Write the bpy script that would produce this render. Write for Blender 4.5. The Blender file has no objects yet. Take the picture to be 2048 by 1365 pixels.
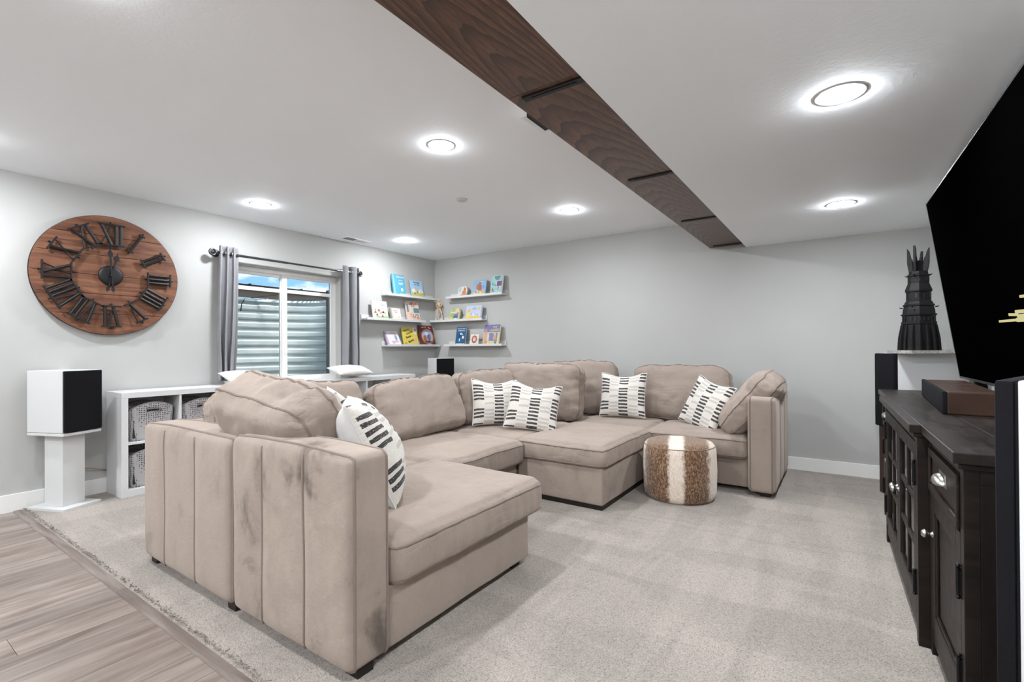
import bpy, bmesh, math, random
import numpy as np
from mathutils import Vector, Matrix, noise
random.seed(7)
sc = bpy.context.scene
COL = sc.collection
R = math.radians
LX, BY, RX, FY = -4.99, 5.262, 0.86, -2.6      # left, back, right, front wall planes
CZ, SZ, CARPET = 2.478, 2.16, 0.012            # ceiling, soffit, carpet surface

# ---------------------------------------------------------------- camera
cam = bpy.data.objects.new('camera', bpy.data.cameras.new('camera'))
COL.objects.link(cam); sc.camera = cam
cam.data.sensor_fit = 'HORIZONTAL'; cam.data.sensor_width = 36
cam.data.lens = 964.06/2048*36
cam.data.shift_y = (691.8-682.5)/2048
cam.data.clip_start = 0.02
yaw, pitch, roll = R(34.416), R(0.279), R(-0.329)
F = Vector((-math.sin(yaw), math.cos(yaw), 0)); Rt = Vector((math.cos(yaw), math.sin(yaw), 0)); U = Vector((0, 0, 1))
F2 = F*math.cos(pitch)+U*math.sin(pitch); U2 = U*math.cos(pitch)-F*math.sin(pitch)
R3 = Rt*math.cos(roll)+U2*math.sin(roll); U3 = U2*math.cos(roll)-Rt*math.sin(roll)
mw = Matrix.Identity(4)
for i in range(3):
    mw[i][0] = R3[i]; mw[i][1] = U3[i]; mw[i][2] = -F2[i]
mw[2][3] = 1.17
cam.matrix_world = mw

# ---------------------------------------------------------------- exposure, world
sc.view_settings.view_transform = 'Standard'; sc.view_settings.look = 'None'
sc.view_settings.gamma = 1; sc.view_settings.use_curve_mapping = False
sc.view_settings.exposure = 0.23
LAMP = 455.0       # emission of the recessed lamp lenses

def lin(c):
    return tuple(((v/255)/12.92 if v/255 <= .04045 else ((v/255+.055)/1.055)**2.4) for v in c)+(1,)

world = bpy.data.worlds.new('sky'); sc.world = world; world.use_nodes = True
nt = world.node_tree; nt.nodes.clear()
wo = nt.nodes.new('ShaderNodeOutputWorld'); bg = nt.nodes.new('ShaderNodeBackground')
tc = nt.nodes.new('ShaderNodeTexCoord'); nz = nt.nodes.new('ShaderNodeTexNoise')
nz.inputs['Scale'].default_value = 9; nz.inputs['Detail'].default_value = 6; nz.inputs['Roughness'].default_value = .55
mp = nt.nodes.new('ShaderNodeMapping'); mp.inputs['Scale'].default_value = (1, 1, 2.2)
cr = nt.nodes.new('ShaderNodeValToRGB')
cr.color_ramp.elements[0].position = .5; cr.color_ramp.elements[0].color = lin((140, 190, 243))
cr.color_ramp.elements[1].position = .62; cr.color_ramp.elements[1].color = lin((247, 249, 252))
nt.links.new(tc.outputs['Generated'], mp.inputs['Vector']); nt.links.new(mp.outputs[0], nz.inputs['Vector'])
nt.links.new(nz.outputs['Fac'], cr.inputs['Fac']); nt.links.new(cr.outputs[0], bg.inputs['Color'])
bg.inputs['Strength'].default_value = 1.25
nt.links.new(bg.outputs[0], wo.inputs['Surface'])
sun = bpy.data.objects.new('sun', bpy.data.lights.new('sun', 'SUN')); COL.objects.link(sun)
sun.data.energy = 7.5; sun.data.angle = R(16); sun.data.color = (1, .98, .95)
sun.rotation_euler = Vector((.42, -.22, .9)).to_track_quat('Z', 'Y').to_euler()

# ================================================================ materials
class NT:
    """small helper around a node tree"""
    def __init__(s, name):
        s.m = bpy.data.materials.new(name); s.m.use_nodes = True
        s.t = s.m.node_tree; s.t.nodes.clear()
        s.out = s.t.nodes.new('ShaderNodeOutputMaterial')
        s.b = s.t.nodes.new('ShaderNodeBsdfPrincipled')
        s.t.links.new(s.b.outputs[0], s.out.inputs['Surface'])
    def new(s, typ, **kw):
        n = s.t.nodes.new(typ)
        for k, v in kw.items(): setattr(n, k, v)
        return n
    def link(s, a, b): s.t.links.new(a, b)
    def put(s, sock, v):
        if hasattr(v, 'is_linked') or hasattr(v, 'links'): s.t.links.new(v, sock)
        else: sock.default_value = v
    def math(s, op, a, b=0.0, c=None):
        n = s.new('ShaderNodeMath', operation=op)
        s.put(n.inputs[0], a); s.put(n.inputs[1], b)
        if c is not None: s.put(n.inputs[2], c)
        return n.outputs[0]
    def coord(s, kind='Object', scale=(1, 1, 1), rot=(0, 0, 0), loc=(0, 0, 0)):
        if kind == 'World':
            o = s.new('ShaderNodeNewGeometry').outputs['Position']
        else:
            o = s.new('ShaderNodeTexCoord').outputs[kind]
        m = s.new('ShaderNodeMapping')
        m.inputs['Scale'].default_value = scale; m.inputs['Rotation'].default_value = rot; m.inputs['Location'].default_value = loc
        s.link(o, m.inputs['Vector']); return m.outputs[0]
    def noise(s, vec, scale=5, detail=4, rough=.5, dist=0):
        n = s.new('ShaderNodeTexNoise'); s.link(vec, n.inputs['Vector'])
        n.inputs['Scale'].default_value = scale; n.inputs['Detail'].default_value = detail
        n.inputs['Roughness'].default_value = rough; n.inputs['Distortion'].default_value = dist
        return n.outputs['Fac']
    def ramp(s, fac, stops, mode='LINEAR'):
        n = s.new('ShaderNodeValToRGB'); n.color_ramp.interpolation = mode
        e = n.color_ramp.elements
        while len(e) < len(stops): e.new(.5)
        for el, (p, c) in zip(e, stops): el.position = p; el.color = c
        s.put(n.inputs['Fac'], fac); return n.outputs['Color']
    def mix(s, fac, a, b, mode='MIX'):
        n = s.new('ShaderNodeMix', data_type='RGBA', blend_type=mode)
        s.put(n.inputs[0], fac); s.put(n.inputs[6], a); s.put(n.inputs[7], b); return n.outputs[2]
    def bump(s, h, strength=.3, dist=.01):
        n = s.new('ShaderNodeBump'); n.inputs['Strength'].default_value = strength; n.inputs['Distance'].default_value = dist
        s.put(n.inputs['Height'], h); s.link(n.outputs[0], s.b.inputs['Normal'])
    def set(s, col=None, rough=.5, metal=0, spec=.5, **kw):
        if col is not None: s.put(s.b.inputs['Base Color'], col)
        s.put(s.b.inputs['Roughness'], rough); s.put(s.b.inputs['Metallic'], metal)
        s.b.inputs['Specular IOR Level'].default_value = spec
        for k, v in kw.items(): s.b.inputs[k].default_value = v
        return s.m

def plain(name, rgb, rough=.5, metal=0, spec=.5, **kw):
    return NT(name).set(lin(rgb), rough, metal, spec, **kw)

def mottled(name, rgb, var=.08, scale=6, rough=.6, bump=0, bscale=200, bdist=.002, spec=.5, kind='Object', metal=0):
    n = NT(name); v = n.coord(kind); f = n.noise(v, scale, 4)
    c = lin(rgb); lo = tuple(max(0, x*(1-var)) for x in c[:3])+(1,); hi = tuple(min(1, x*(1+var)) for x in c[:3])+(1,)
    col = n.ramp(f, [(.3, lo), (.7, hi)])
    if bump: n.bump(n.noise(v, bscale, 3), bump, bdist)
    return n.set(col, rough, metal, spec)

def wall_mat():
    n = NT('wall_paint'); v = n.coord('World')
    f = n.noise(v, 1.3, 3); col = n.ramp(f, [(.3, lin((173, 173, 170))), (.7, lin((178, 178, 175)))])
    n.bump(n.noise(v, 28, 5, .6), .12, .006)
    return n.set(col, .75, 0, .25)
def ceil_mat():
    n = NT('ceiling_paint'); v = n.coord('World')
    f = n.noise(v, 1.0, 3); col = n.ramp(f, [(.3, lin((244, 247, 250))), (.7, lin((246, 249, 252)))])
    n.bump(n.noise(v, 34, 5, .65, .6), .16, .006)
    return n.set(col, .8, 0, .2)
def carpet_mat():
    n = NT('carpet_pile'); v = n.coord('World')
    fine = n.noise(v, 210, 3, .7); mid = n.noise(v, 60, 3); big = n.noise(v, 1.6, 4, .55, .6)
    warp = n.coord('World', (1, 1, 1), (0, 0, R(38)))
    st = n.noise(n.coord('World', (3.2, .55, 1), (0, 0, R(-28))), 1.6, 3, .5, .5)
    st2 = n.noise(n.coord('World', (.6, 2.6, 1), (0, 0, R(-50))), 1.5, 3, .5, .8)
    c1 = n.ramp(fine, [(.30, lin((92, 81, 71))), (.46, lin((168, 157, 146))), (.7, lin((198, 188, 177)))])
    c2 = n.mix(n.ramp(st, [(.5, (0, 0, 0, 1)), (.58, (1, 1, 1, 1))]), c1, lin((246, 240, 232)), 'MULTIPLY')
    k = n.math('MULTIPLY', n.math('ADD', n.ramp(st, [(.46, (0, 0, 0, 1)), (.56, (1, 1, 1, 1))]), n.ramp(st2, [(.47, (0, 0, 0, 1)), (.54, (1, 1, 1, 1))])), .5)
    k2 = n.math('ADD', n.math('MULTIPLY', k, .24), n.math('MULTIPLY', big, .12))
    mul = n.math('ADD', k2, .78)
    cc = n.new('ShaderNodeCombineColor')
    for i in range(3): n.link(mul, cc.inputs[i])
    col = n.mix(1.0, c1, cc.outputs[0], 'MULTIPLY')
    n.bump(n.math('ADD', fine, n.math('MULTIPLY', mid, .6)), .9, .012)
    return n.set(col, .95, 0, .1, **{'Sheen Weight': .25})
def plank_mat(name='vinyl_plank', k=1.0, sc_=(9, .9, 1)):
    n = NT(name)
    rnd = n.new('ShaderNodeObjectInfo').outputs['Random']
    sh = n.new('ShaderNodeCombineXYZ'); n.link(n.math('MULTIPLY', rnd, 37), sh.inputs[0]); n.link(n.math('MULTIPLY', rnd, 91), sh.inputs[1])
    pos = n.new('ShaderNodeNewGeometry').outputs['Position']
    ad = n.new('ShaderNodeVectorMath', operation='ADD'); n.link(pos, ad.inputs[0]); n.link(sh.outputs[0], ad.inputs[1])
    mp = n.new('ShaderNodeMapping'); n.link(ad.outputs[0], mp.inputs['Vector']); mp.inputs['Scale'].default_value = sc_
    v = mp.outputs[0]
    a = n.noise(v, 2.0, 6, .6, .8); b = n.noise(v, 14, 5, .7, .3)
    col = n.ramp(a, [(.25, lin((118, 102, 92))), (.45, lin((160, 146, 136))), (.62, lin((186, 174, 165))), (.8, lin((204, 194, 186)))])
    col = n.mix(n.math('MULTIPLY', b, .35), col, lin((96, 82, 72)))
    tone = n.ramp(rnd, [(0, (.53*k, .52*k, .515*k, 1)), (1, (.70*k, .69*k, .685*k, 1))])
    col = n.mix(1, col, tone, 'MULTIPLY')
    n.bump(b, .12, .002)
    return n.set(col, .42, 0, .4)
def velvet(name, rgb, blotch=.18, scale=3.0, crease=0.0):
    n = NT(name); v = n.coord('World')
    a = n.noise(v, scale, 5, .6, .6); b = n.noise(n.coord('World', (1, 1, .45)), 9, 5, .6, .4); fine = n.noise(v, 320, 2)
    c = lin(rgb)
    dk = tuple(x*(1-blotch*1.7) for x in c[:3])+(1,); hi = tuple(min(1, x*(1+blotch*.55)) for x in c[:3])+(1,)
    f = n.math('ADD', n.math('MULTIPLY', a, .6), n.math('MULTIPLY', b, .4))
    col = n.ramp(f, [(.33, dk), (.45, c), (.62, hi)])
    cr1 = n.math('POWER', n.math('SUBTRACT', 1.0, n.math('ABSOLUTE', n.math('SUBTRACT', n.math('MULTIPLY', n.noise(n.coord('World', (1.2, 1.2, 4.5), (R(18), R(24), R(15))), 2.6, 2, .45, .5), 2), 1.0))), 9)
    cr2 = n.math('POWER', n.math('SUBTRACT', 1.0, n.math('ABSOLUTE', n.math('SUBTRACT', n.math('MULTIPLY', n.noise(n.coord('World', (5, 1.2, 1.2), (R(-20), R(25), R(40)), (3, 1, 2)), 3.2, 2, .5, .4), 2), 1.0))), 12)
    msk = n.ramp(n.noise(n.coord('World', loc=(7, 3, 1)), 3.0, 2), [(.42, (0, 0, 0, 1)), (.62, (1, 1, 1, 1))])
    crs = n.math('MULTIPLY', n.math('ADD', cr1, n.math('MULTIPLY', cr2, .6)), msk)
    n.bump(n.math('ADD', n.math('SUBTRACT', n.math('MULTIPLY', fine, .35), n.math('MULTIPLY', crs, crease)), n.math('MULTIPLY', n.noise(v, 16, 5, .65, .5), 1.3)), .36, .009)
    return n.set(col, .85, 0, .15, **{'Sheen Weight': .35, 'Sheen Roughness': .45, 'Sheen Tint': lin((225, 212, 200))})
def beam_mat(name, seed=0):
    n = NT(name)
    v = n.coord('World', (1, .09, 1), loc=(seed*3.1, seed*1.7, 0))
    w = n.new('ShaderNodeTexWave', wave_type='RINGS', rings_direction='Z', wave_profile='SAW')
    mp = n.coord('World', (3.2, .34, 0), loc=(3.15+seed*.1, -.8-seed*.9, 0))
    n.link(mp, w.inputs['Vector']); w.inputs['Scale'].default_value = 5.5; w.inputs['Distortion'].default_value = 3.2
    w.inputs['Detail'].default_value = 3; w.inputs['Detail Scale'].default_value = 1.2; w.inputs['Detail Roughness'].default_value = .55
    f1 = n.noise(v, 90, 5, .7); f2 = n.noise(n.coord('World', (1, .3, 1)), 2.4, 4)
    col = n.ramp(w.outputs['Fac'], [(0, lin((122, 86, 66))), (.5, lin((108, 74, 56))), (.85, lin((74, 50, 39))), (1, lin((50, 34, 27)))])
    col = n.mix(n.ramp(f1, [(.42, (0, 0, 0, 1)), (.62, (.6, .6, .6, 1))]), col, lin((54, 37, 29)))
    col = n.mix(n.ramp(f2, [(.35, (0, 0, 0, 1)), (.75, (.55, .55, .55, 1))]), col, lin((62, 42, 33)))
    n.bump(f1, .25, .002)
    return n.set(col, .38, 0, .5)
def clock_wood():
    n = NT('clock_wood')
    rnd = n.new('ShaderNodeObjectInfo').outputs['Random']
    sh = n.new('ShaderNodeCombineXYZ'); n.link(n.math('MULTIPLY', rnd, 13), sh.inputs[1]); n.link(n.math('MULTIPLY', rnd, 29), sh.inputs[2])
    pos = n.new('ShaderNodeNewGeometry').outputs['Position']
    ad = n.new('ShaderNodeVectorMath', operation='ADD'); n.link(pos, ad.inputs[0]); n.link(sh.outputs[0], ad.inputs[1])
    mp = n.new('ShaderNodeMapping'); n.link(ad.outputs[0], mp.inputs['Vector']); mp.inputs['Scale'].default_value = (1, 1, 11)
    a = n.noise(mp.outputs[0], 2.2, 5, .6, .9); b = n.noise(mp.outputs[0], 14, 4, .6, .2)
    col = n.ramp(a, [(.28, lin((70, 44, 32))), (.48, lin((112, 73, 53))), (.68, lin((138, 95, 70)))])
    col = n.mix(n.math('MULTIPLY', b, .35), col, lin((84, 52, 38)))
    vor = n.new('ShaderNodeTexVoronoi'); n.link(ad.outputs[0], vor.inputs['Vector']); vor.inputs['Scale'].default_value = 4.5
    col = n.mix(n.ramp(vor.outputs['Distance'], [(.03, (.8, .8, .8, 1)), (.07, (0, 0, 0, 1))]), col, lin((60, 36, 26)))
    n.bump(b, .2, .002)
    return n.set(col, .55, 0, .3)
def dark_wood(name, rgb=(50, 42, 37), axis=(1, 8, 8), rough=.42):
    n = NT(name); v = n.coord('Object', axis)
    a = n.noise(v, 2.4, 5, .6, .5); b = n.noise(v, 14, 4, .6); s = n.noise(n.coord('Object'), 26, 5, .75)
    c = lin(rgb)
    col = n.ramp(a, [(.3, tuple(x*.6 for x in c[:3])+(1,)), (.5, c), (.72, tuple(x*1.45 for x in c[:3])+(1,))])
    col = n.mix(n.ramp(s, [(.63, (0, 0, 0, 1)), (.72, (.35, .35, .35, 1))]), col, tuple(x*2.6 for x in c[:3])+(1,))
    n.bump(b, .15, .0015)
    return n.set(col, n.math('ADD', n.math('MULTIPLY', a, .25), rough-.1), 0, .24)
def fabric(name, rgb, var=.1, weave=420, sheen=.1):
    n = NT(name); v = n.coord('Object'); a = n.noise(v, 5, 4); w = n.noise(v, weave, 2)
    c = lin(rgb); f = n.math('ADD', n.math('MULTIPLY', a, .5), n.math('MULTIPLY', w, .5))
    col = n.ramp(f, [(.35, tuple(x*(1-var) for x in c[:3])+(1,)), (.65, tuple(min(1, x*(1+var)) for x in c[:3])+(1,))])
    n.bump(w, .25, .002)
    return n.set(col, .9, 0, .15, **{'Sheen Weight': sheen})
def pillow_mat():
    n = NT('woven_dash_fabric')
    uv = n.new('ShaderNodeTexCoord').outputs['UV']; sp = n.new('ShaderNodeSeparateXYZ'); n.link(uv, sp.inputs[0])
    wob = n.noise(uv, 7, 2)
    u = n.math('MULTIPLY', sp.outputs[0], 4.6)
    v0 = n.math('ADD', n.math('MULTIPLY', sp.outputs[1], 13), n.math('MULTIPLY', wob, .5))
    ci = n.math('FLOOR', u); fu = n.math('FRACT', u)
    v = n.math('ADD', v0, n.math('MULTIPLY', ci, .37))
    ri = n.math('FLOOR', v); fv = n.math('FRACT', v)
    par = n.math('MODULO', ci, 2)                                  # 0 dark column, 1 pale column
    wn = n.new('ShaderNodeTexWhiteNoise', noise_dimensions='2D')
    cv = n.new('ShaderNodeCombineXYZ'); n.link(ci, cv.inputs[0]); n.link(ri, cv.inputs[1]); n.link(cv.outputs[0], wn.inputs['Vector'])
    keep = n.math('GREATER_THAN', wn.outputs['Value'], .2)
    my = n.math('LESS_THAN', fv, .56)
    mx = n.math('MULTIPLY', n.math('GREATER_THAN', fu, .03), n.math('LESS_THAN', fu, .97))
    sp1 = n.noise(n.coord('UV'), 90, 2, .6)
    thr = n.math('ADD', .42, n.math('MULTIPLY', par, .1))
    speck = n.math('GREATER_THAN', sp1, n.math('SUBTRACT', thr, .05))
    mask = n.math('MULTIPLY', n.math('MULTIPLY', my, mx), n.math('MULTIPLY', keep, n.math('ADD', n.math('MULTIPLY', speck, .75), .25)))
    ink = n.mix(par, lin((62, 61, 62)), lin((176, 171, 166)))
    cream = n.ramp(n.noise(uv, 60, 3), [(.3, lin((200, 194, 185))), (.7, lin((219, 214, 206)))])
    col = n.mix(mask, cream, ink)
    n.bump(n.math('ADD', n.math('MULTIPLY', mask, .6), n.noise(uv, 120, 3)), .4, .004)
    return n.set(col, .95, 0, .1, **{'Sheen Weight': .2})
def pouf_mat():
    n = NT('striped_fur'); oc = n.new('ShaderNodeTexCoord').outputs['Object']
    sp = n.new('ShaderNodeSeparateXYZ'); n.link(oc, sp.inputs[0])
    wob = n.noise(oc, 30, 4, .7)
    x = n.math('ADD', sp.outputs[0], n.math('MULTIPLY', n.math('SUBTRACT', wob, .5), .07))
    # stripes across the local x axis
    d = n.math('ABSOLUTE', n.math('SUBTRACT', n.math('FRACT', n.math('MULTIPLY', n.math('ADD', x, .86), 1/.28)), .5))
    tip = n.noise(n.coord('Object', (1, 1, .45)), 120, 3, .7)
    brown = n.ramp(tip, [(.36, lin((74, 52, 38))), (.52, lin((120, 90, 66))), (.68, lin((172, 146, 118)))])
    cream = n.ramp(tip, [(.3, lin((205, 186, 168))), (.7, lin((236, 224, 210)))])
    col = n.mix(n.ramp(d, [(.26, (0, 0, 0, 1)), (.35, (1, 1, 1, 1))]), brown, cream)
    n.bump(tip, .6, .008)
    return n.set(col, .9, 0, .15, **{'Sheen Weight': .3})
def basket_mat():
    n = NT('perforated_grey_plastic'); v = n.coord('Object')
    vo = n.new('ShaderNodeTexVoronoi'); n.link(v, vo.inputs['Vector']); vo.inputs['Scale'].default_value = 62; vo.inputs['Randomness'].default_value = .25
    hole = n.ramp(vo.outputs['Distance'], [(.27, (0, 0, 0, 1)), (.34, (1, 1, 1, 1))])
    col = n.mix(hole, lin((56, 55, 58)), lin((172, 169, 169)))
    n.bump(hole, .5, .003)
    return n.set(col, .5, 0, .4)
def steel_mat():
    n = NT('galvanised_steel'); v = n.coord('World'); f = n.noise(v, 5, 5)
    return n.set(n.ramp(f, [(.3, lin((206, 218, 219))), (.7, lin((230, 238, 238)))]), .5, .1, .5)
def glass_mat():
    n = NT('window_glass'); n.t.nodes.remove(n.b)
    tr = n.new('ShaderNodeBsdfTransparent'); gl = n.new('ShaderNodeBsdfGlossy'); gl.inputs['Roughness'].default_value = .02
    tr.inputs['Color'].default_value = (.96, .98, .98, 1)
    fr = n.new('ShaderNodeFresnel'); fr.inputs['IOR'].default_value = 1.35
    mx = n.new('ShaderNodeMixShader'); n.link(fr.outputs[0], mx.inputs[0]); n.link(tr.outputs[0], mx.inputs[1]); n.link(gl.outputs[0], mx.inputs[2])
    n.link(mx.outputs[0], n.out.inputs['Surface']); return n.m
def emit_mat(name, rgb, k):
    n = NT(name); n.t.nodes.remove(n.b); e = n.new('ShaderNodeEmission'); e.inputs['Color'].default_value = rgb; e.inputs['Strength'].default_value = k
    n.link(e.outputs[0], n.out.inputs['Surface']); return n.m

M = dict(
    wall=wall_mat(), ceil=ceil_mat(), carpet=carpet_mat(), plank=plank_mat(), strip=plank_mat('strip_wood', .82, (.9, 12, 1)),
    trim=plain('white_trim', (226, 225, 222), .45), vinyl=plain('white_vinyl', (240, 239, 236), .4),
    white=plain('white_lacquer', (199, 199, 198), .3), whitew=mottled('white_laminate', (206, 206, 206), .02, 5, .4),
    velvet=velvet('taupe_velvet', (147, 134, 124), .15), velvet_soft=velvet('taupe_velvet_creased', (147, 134, 124), .13, 3.0, 1.0), velvet_rub=velvet('rubbed_velvet', (142, 129, 119), .36, 4.6),
    velvet_pipe=velvet('taupe_piping', (122, 110, 101), .08),
    feet=plain('dark_feet', (22, 15, 12), .5),
    grille=fabric('black_grille_cloth', (17, 17, 20), .2, 600, .0), black=plain('black_metal', (15, 15, 17), .5, .2),
    gun=plain('gunmetal_rod', (92, 93, 97), .25, .9), chrome=plain('brushed_nickel', (190, 188, 184), .28, 1.0),
    curtain=fabric('grey_curtain_cloth', (138, 138, 141), .07, 500, .1),
    beam1=beam_mat('stained_oak', 0), beam2=beam_mat('stained_oak_far', 1.3),
    clock=clock_wood(), pillow=pillow_mat(), pouf=pouf_mat(), basket=basket_mat(), rim=plain('grey_plastic', (140, 137, 138), .45),
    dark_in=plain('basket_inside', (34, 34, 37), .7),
    console=dark_wood('espresso_wood', (31, 24, 20), (8, 1, 8)), ctop=dark_wood('espresso_top', (37, 31, 28), (2, 9, 9), .34),
    cside=dark_wood('espresso_side', (25, 19, 16), (8, 8, 1)), hinge=plain('black_hinge', (10, 10, 11), .4, .4),
    brown=dark_wood('walnut_wrap', (56, 37, 28), (9, 1, 1), .4),
    steel=steel_mat(), glass=glass_mat(), lamp=emit_mat('lamp_lens', (.96, 1, 1.055, 1), LAMP),
    lamp_fill=emit_mat('lamp_lens_fill', (.96, 1, 1.055, 1), LAMP*2.4), tv=plain('tv_screen', (2, 2, 2), .6, 0, .0), tvframe=plain('tv_bezel', (70, 71, 74), .35, .7),
    tower=mottled('charcoal_plastic', (20, 19, 20), .3, 40, .6, spec=.18), stone=mottled('grey_stone', (150, 146, 138), .35, 60, .8),
    mann=mottled('pale_wood', (196, 164, 130), .1, 20, .55), linen=mottled('white_linen', (208, 206, 203), .04, 30, .9, .2, 90),
    pages=plain('paper_pages', (236, 230, 218), .8), grate=plain('rusty_grate', (92, 84, 78), .6, .3), soil=mottled('soil', (110, 100, 84), .3, 8, .9),
    bark=plain('bark', (120, 108, 98), .9), wire=plain('copper_wire', (168, 134, 116), .5), vent=plain('white_register', (232, 232, 231), .5),
    projw=plain('projector_white', (228, 228, 228), .4), fence=mottled('weathered_board', (128, 118, 108), .2, 9, .85),
)

# ================================================================ mesh helpers
def tag(o, label=None, cat=None, group=None, kind=None):
    if label: o['label'] = label
    if cat: o['category'] = cat
    if group: o['group'] = group
    if kind: o['kind'] = kind
    return o
def empty(name, loc=(0, 0, 0), rz=0, label=None, cat=None, group=None, kind=None):
    o = bpy.data.objects.new(name, None); COL.objects.link(o); o.location = loc; o.rotation_euler = (0, 0, rz)
    o.empty_display_size = .1
    return tag(o, label, cat, group, kind)
def link(name, me, mat=None, parent=None, smooth=False):
    if mat is not None and not me.materials: me.materials.append(mat)
    if smooth:
        for p in me.polygons: p.use_smooth = True
    o = bpy.data.objects.new(name, me); COL.objects.link(o)
    if parent is not None: o.parent = parent
    return o
def rot_to(d):
    return Vector(d).to_track_quat('Z', 'Y').to_matrix()

class MB:
    def __init__(s): s.v = []; s.f = []; s.mi = []
    def add(s, vs, fs, mi=0):
        o = len(s.v); s.v += [tuple(v) for v in vs]; s.f += [tuple(i+o for i in f) for f in fs]; s.mi += [mi]*len(fs); return s
    def box(s, a, b, rot=None, piv=(0, 0, 0), bev=0, mi=0):
        """box from min corner a to max corner b, optional chamfer"""
        x0, y0, z0 = a; x1, y1, z1 = b
        if bev <= 0:
            vs = [(x0, y0, z0), (x1, y0, z0), (x1, y1, z0), (x0, y1, z0), (x0, y0, z1), (x1, y0, z1), (x1, y1, z1), (x0, y1, z1)]
            fs = [(3, 2, 1, 0), (4, 5, 6, 7), (0, 1, 5, 4), (1, 2, 6, 5), (2, 3, 7, 6), (3, 0, 4, 7)]
        else:
            bm = bmesh.new()
            bmesh.ops.create_cube(bm, size=1)
            for v in bm.verts:
                v.co = Vector(((x0+x1)/2+v.co.x*(x1-x0), (y0+y1)/2+v.co.y*(y1-y0), (z0+z1)/2+v.co.z*(z1-z0)))
            bmesh.ops.bevel(bm, geom=list(bm.edges), offset=bev, segments=2, profile=.6, affect='EDGES')
            bm.verts.index_update()
            vs = [tuple(v.co) for v in bm.verts]; fs = [tuple(v.index for v in f.verts) for f in bm.faces]; bm.free()
        if rot is not None:
            p = Vector(piv); vs = [tuple(rot @ (Vector(v)-p)+p) for v in vs]
        return s.add(vs, fs, mi)
    def cyl(s, a, b, r, r2=None, n=16, cap=True, mi=0):
        a, b = Vector(a), Vector(b); r2 = r if r2 is None else r2; m = rot_to(b-a); vs = []; fs = []
        for c, rr in ((a, r), (b, r2)):
            for i in range(n):
                t = 2*math.pi*i/n; vs.append(tuple(c+m @ Vector((rr*math.cos(t), rr*math.sin(t), 0))))
        for i in range(n): j = (i+1) % n; fs.append((i, j, n+j, n+i))
        if cap: fs += [tuple(range(n-1, -1, -1)), tuple(range(n, 2*n))]
        return s.add(vs, fs, mi)
    def tube(s, path, r, n=8, closed=False, mi=0, taper=None):
        P = [Vector(p) for p in path]; L = len(P); vs = []; fs = []
        up = Vector((0, 0, 1)); prev = None
        for i in range(L):
            if closed: t = P[(i+1) % L]-P[i-1]
            else: t = P[min(i+1, L-1)]-P[max(i-1, 0)]
            if t.length < 1e-9: t = Vector((0, 0, 1))
            t.normalize()
            if prev is None:
                q = up if abs(t.dot(up)) < .9 else Vector((1, 0, 0)); nn = (q-t*q.dot(t)).normalized()
            else: nn = (prev-t*prev.dot(t)); nn = nn.normalized() if nn.length > 1e-6 else prev
            prev = nn; bb = t.cross(nn); rr = r if taper is None else r*taper[i]
            for k in range(n):
                a = 2*math.pi*k/n; vs.append(tuple(P[i]+nn*(rr*math.cos(a))+bb*(rr*math.sin(a))))
        for i in range(L if closed else L-1):
            j = (i+1) % L
            for k in range(n): k2 = (k+1) % n; fs.append((i*n+k, i*n+k2, j*n+k2, j*n+k))
        if not closed: fs += [tuple(range(n-1, -1, -1)), tuple((L-1)*n+k for k in range(n))]
        return s.add(vs, fs, mi)
    def lathe(s, prof, c=(0, 0, 0), n=32, axis='Z', mi=0):
        vs = []; fs = []; L = len(prof)
        for i in range(n):
            t = 2*math.pi*i/n; ct, st = math.cos(t), math.sin(t)
            for r, h in prof:
                p = (r*ct, r*st, h) if axis == 'Z' else ((h, r*ct, r*st) if axis == 'X' else (r*st, h, r*ct))
                vs.append((p[0]+c[0], p[1]+c[1], p[2]+c[2]))
        for i in range(n):
            j = (i+1) % n
            for k in range(L-1): fs.append((i*L+k, j*L+k, j*L+k+1, i*L+k+1))
        return s.add(vs, fs, mi)
    def prism(s, poly, d, mi=0):
        """poly: list of 3D points, extruded by vector d"""
        n = len(poly); d = Vector(d); vs = [tuple(p) for p in poly]+[tuple(Vector(p)+d) for p in poly]
        fs = [tuple(range(n-1, -1, -1)), tuple(range(n, 2*n))]+[(i, (i+1) % n, n+(i+1) % n, n+i) for i in range(n)]
        return s.add(vs, fs, mi)
    def sphere(s, c, r, n=16, m=10, sc=(1, 1, 1), mi=0):
        prof = [(max(1e-5, r*math.sin(math.pi*k/m)), -r*math.cos(math.pi*k/m)) for k in range(m+1)]
        o = len(s.v); s.lathe(prof, (0, 0, 0), n, mi=mi)
        for i in range(o, len(s.v)):
            x, y, z = s.v[i]; s.v[i] = (x*sc[0]+c[0], y*sc[1]+c[1], z*sc[2]+c[2])
        return s
    def xform(s, m):
        s.v = [tuple(m @ Vector(v)) for v in s.v]; return s
    def mesh(s, name='mesh', fix=True):
        me = bpy.data.meshes.new(name); me.from_pydata(s.v, [], s.f); me.update()
        if any(s.mi): me.polygons.foreach_set('material_index', s.mi)
        if fix:
            bm = bmesh.new(); bm.from_mesh(me); bmesh.ops.recalc_face_normals(bm, faces=bm.faces); bm.to_mesh(me); bm.free()
        return me
    def build(s, name, mat, parent=None, smooth=False, auto=None):
        me = s.mesh(name)
        if isinstance(mat, (list, tuple)):
            for m in mat: me.materials.append(m)
            mat = None
        o = link(name, me, mat, parent, smooth)
        if auto is not None:
            for p in me.polygons: p.use_smooth = True
            me.set_sharp_from_angle(angle=R(auto))
        return o
def fn(p, f, amp, seed=0.0):
    return noise.noise(Vector((p[0]*f[0]+seed, p[1]*f[1]+seed*1.7, p[2]*f[2]-seed)))*amp

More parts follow.
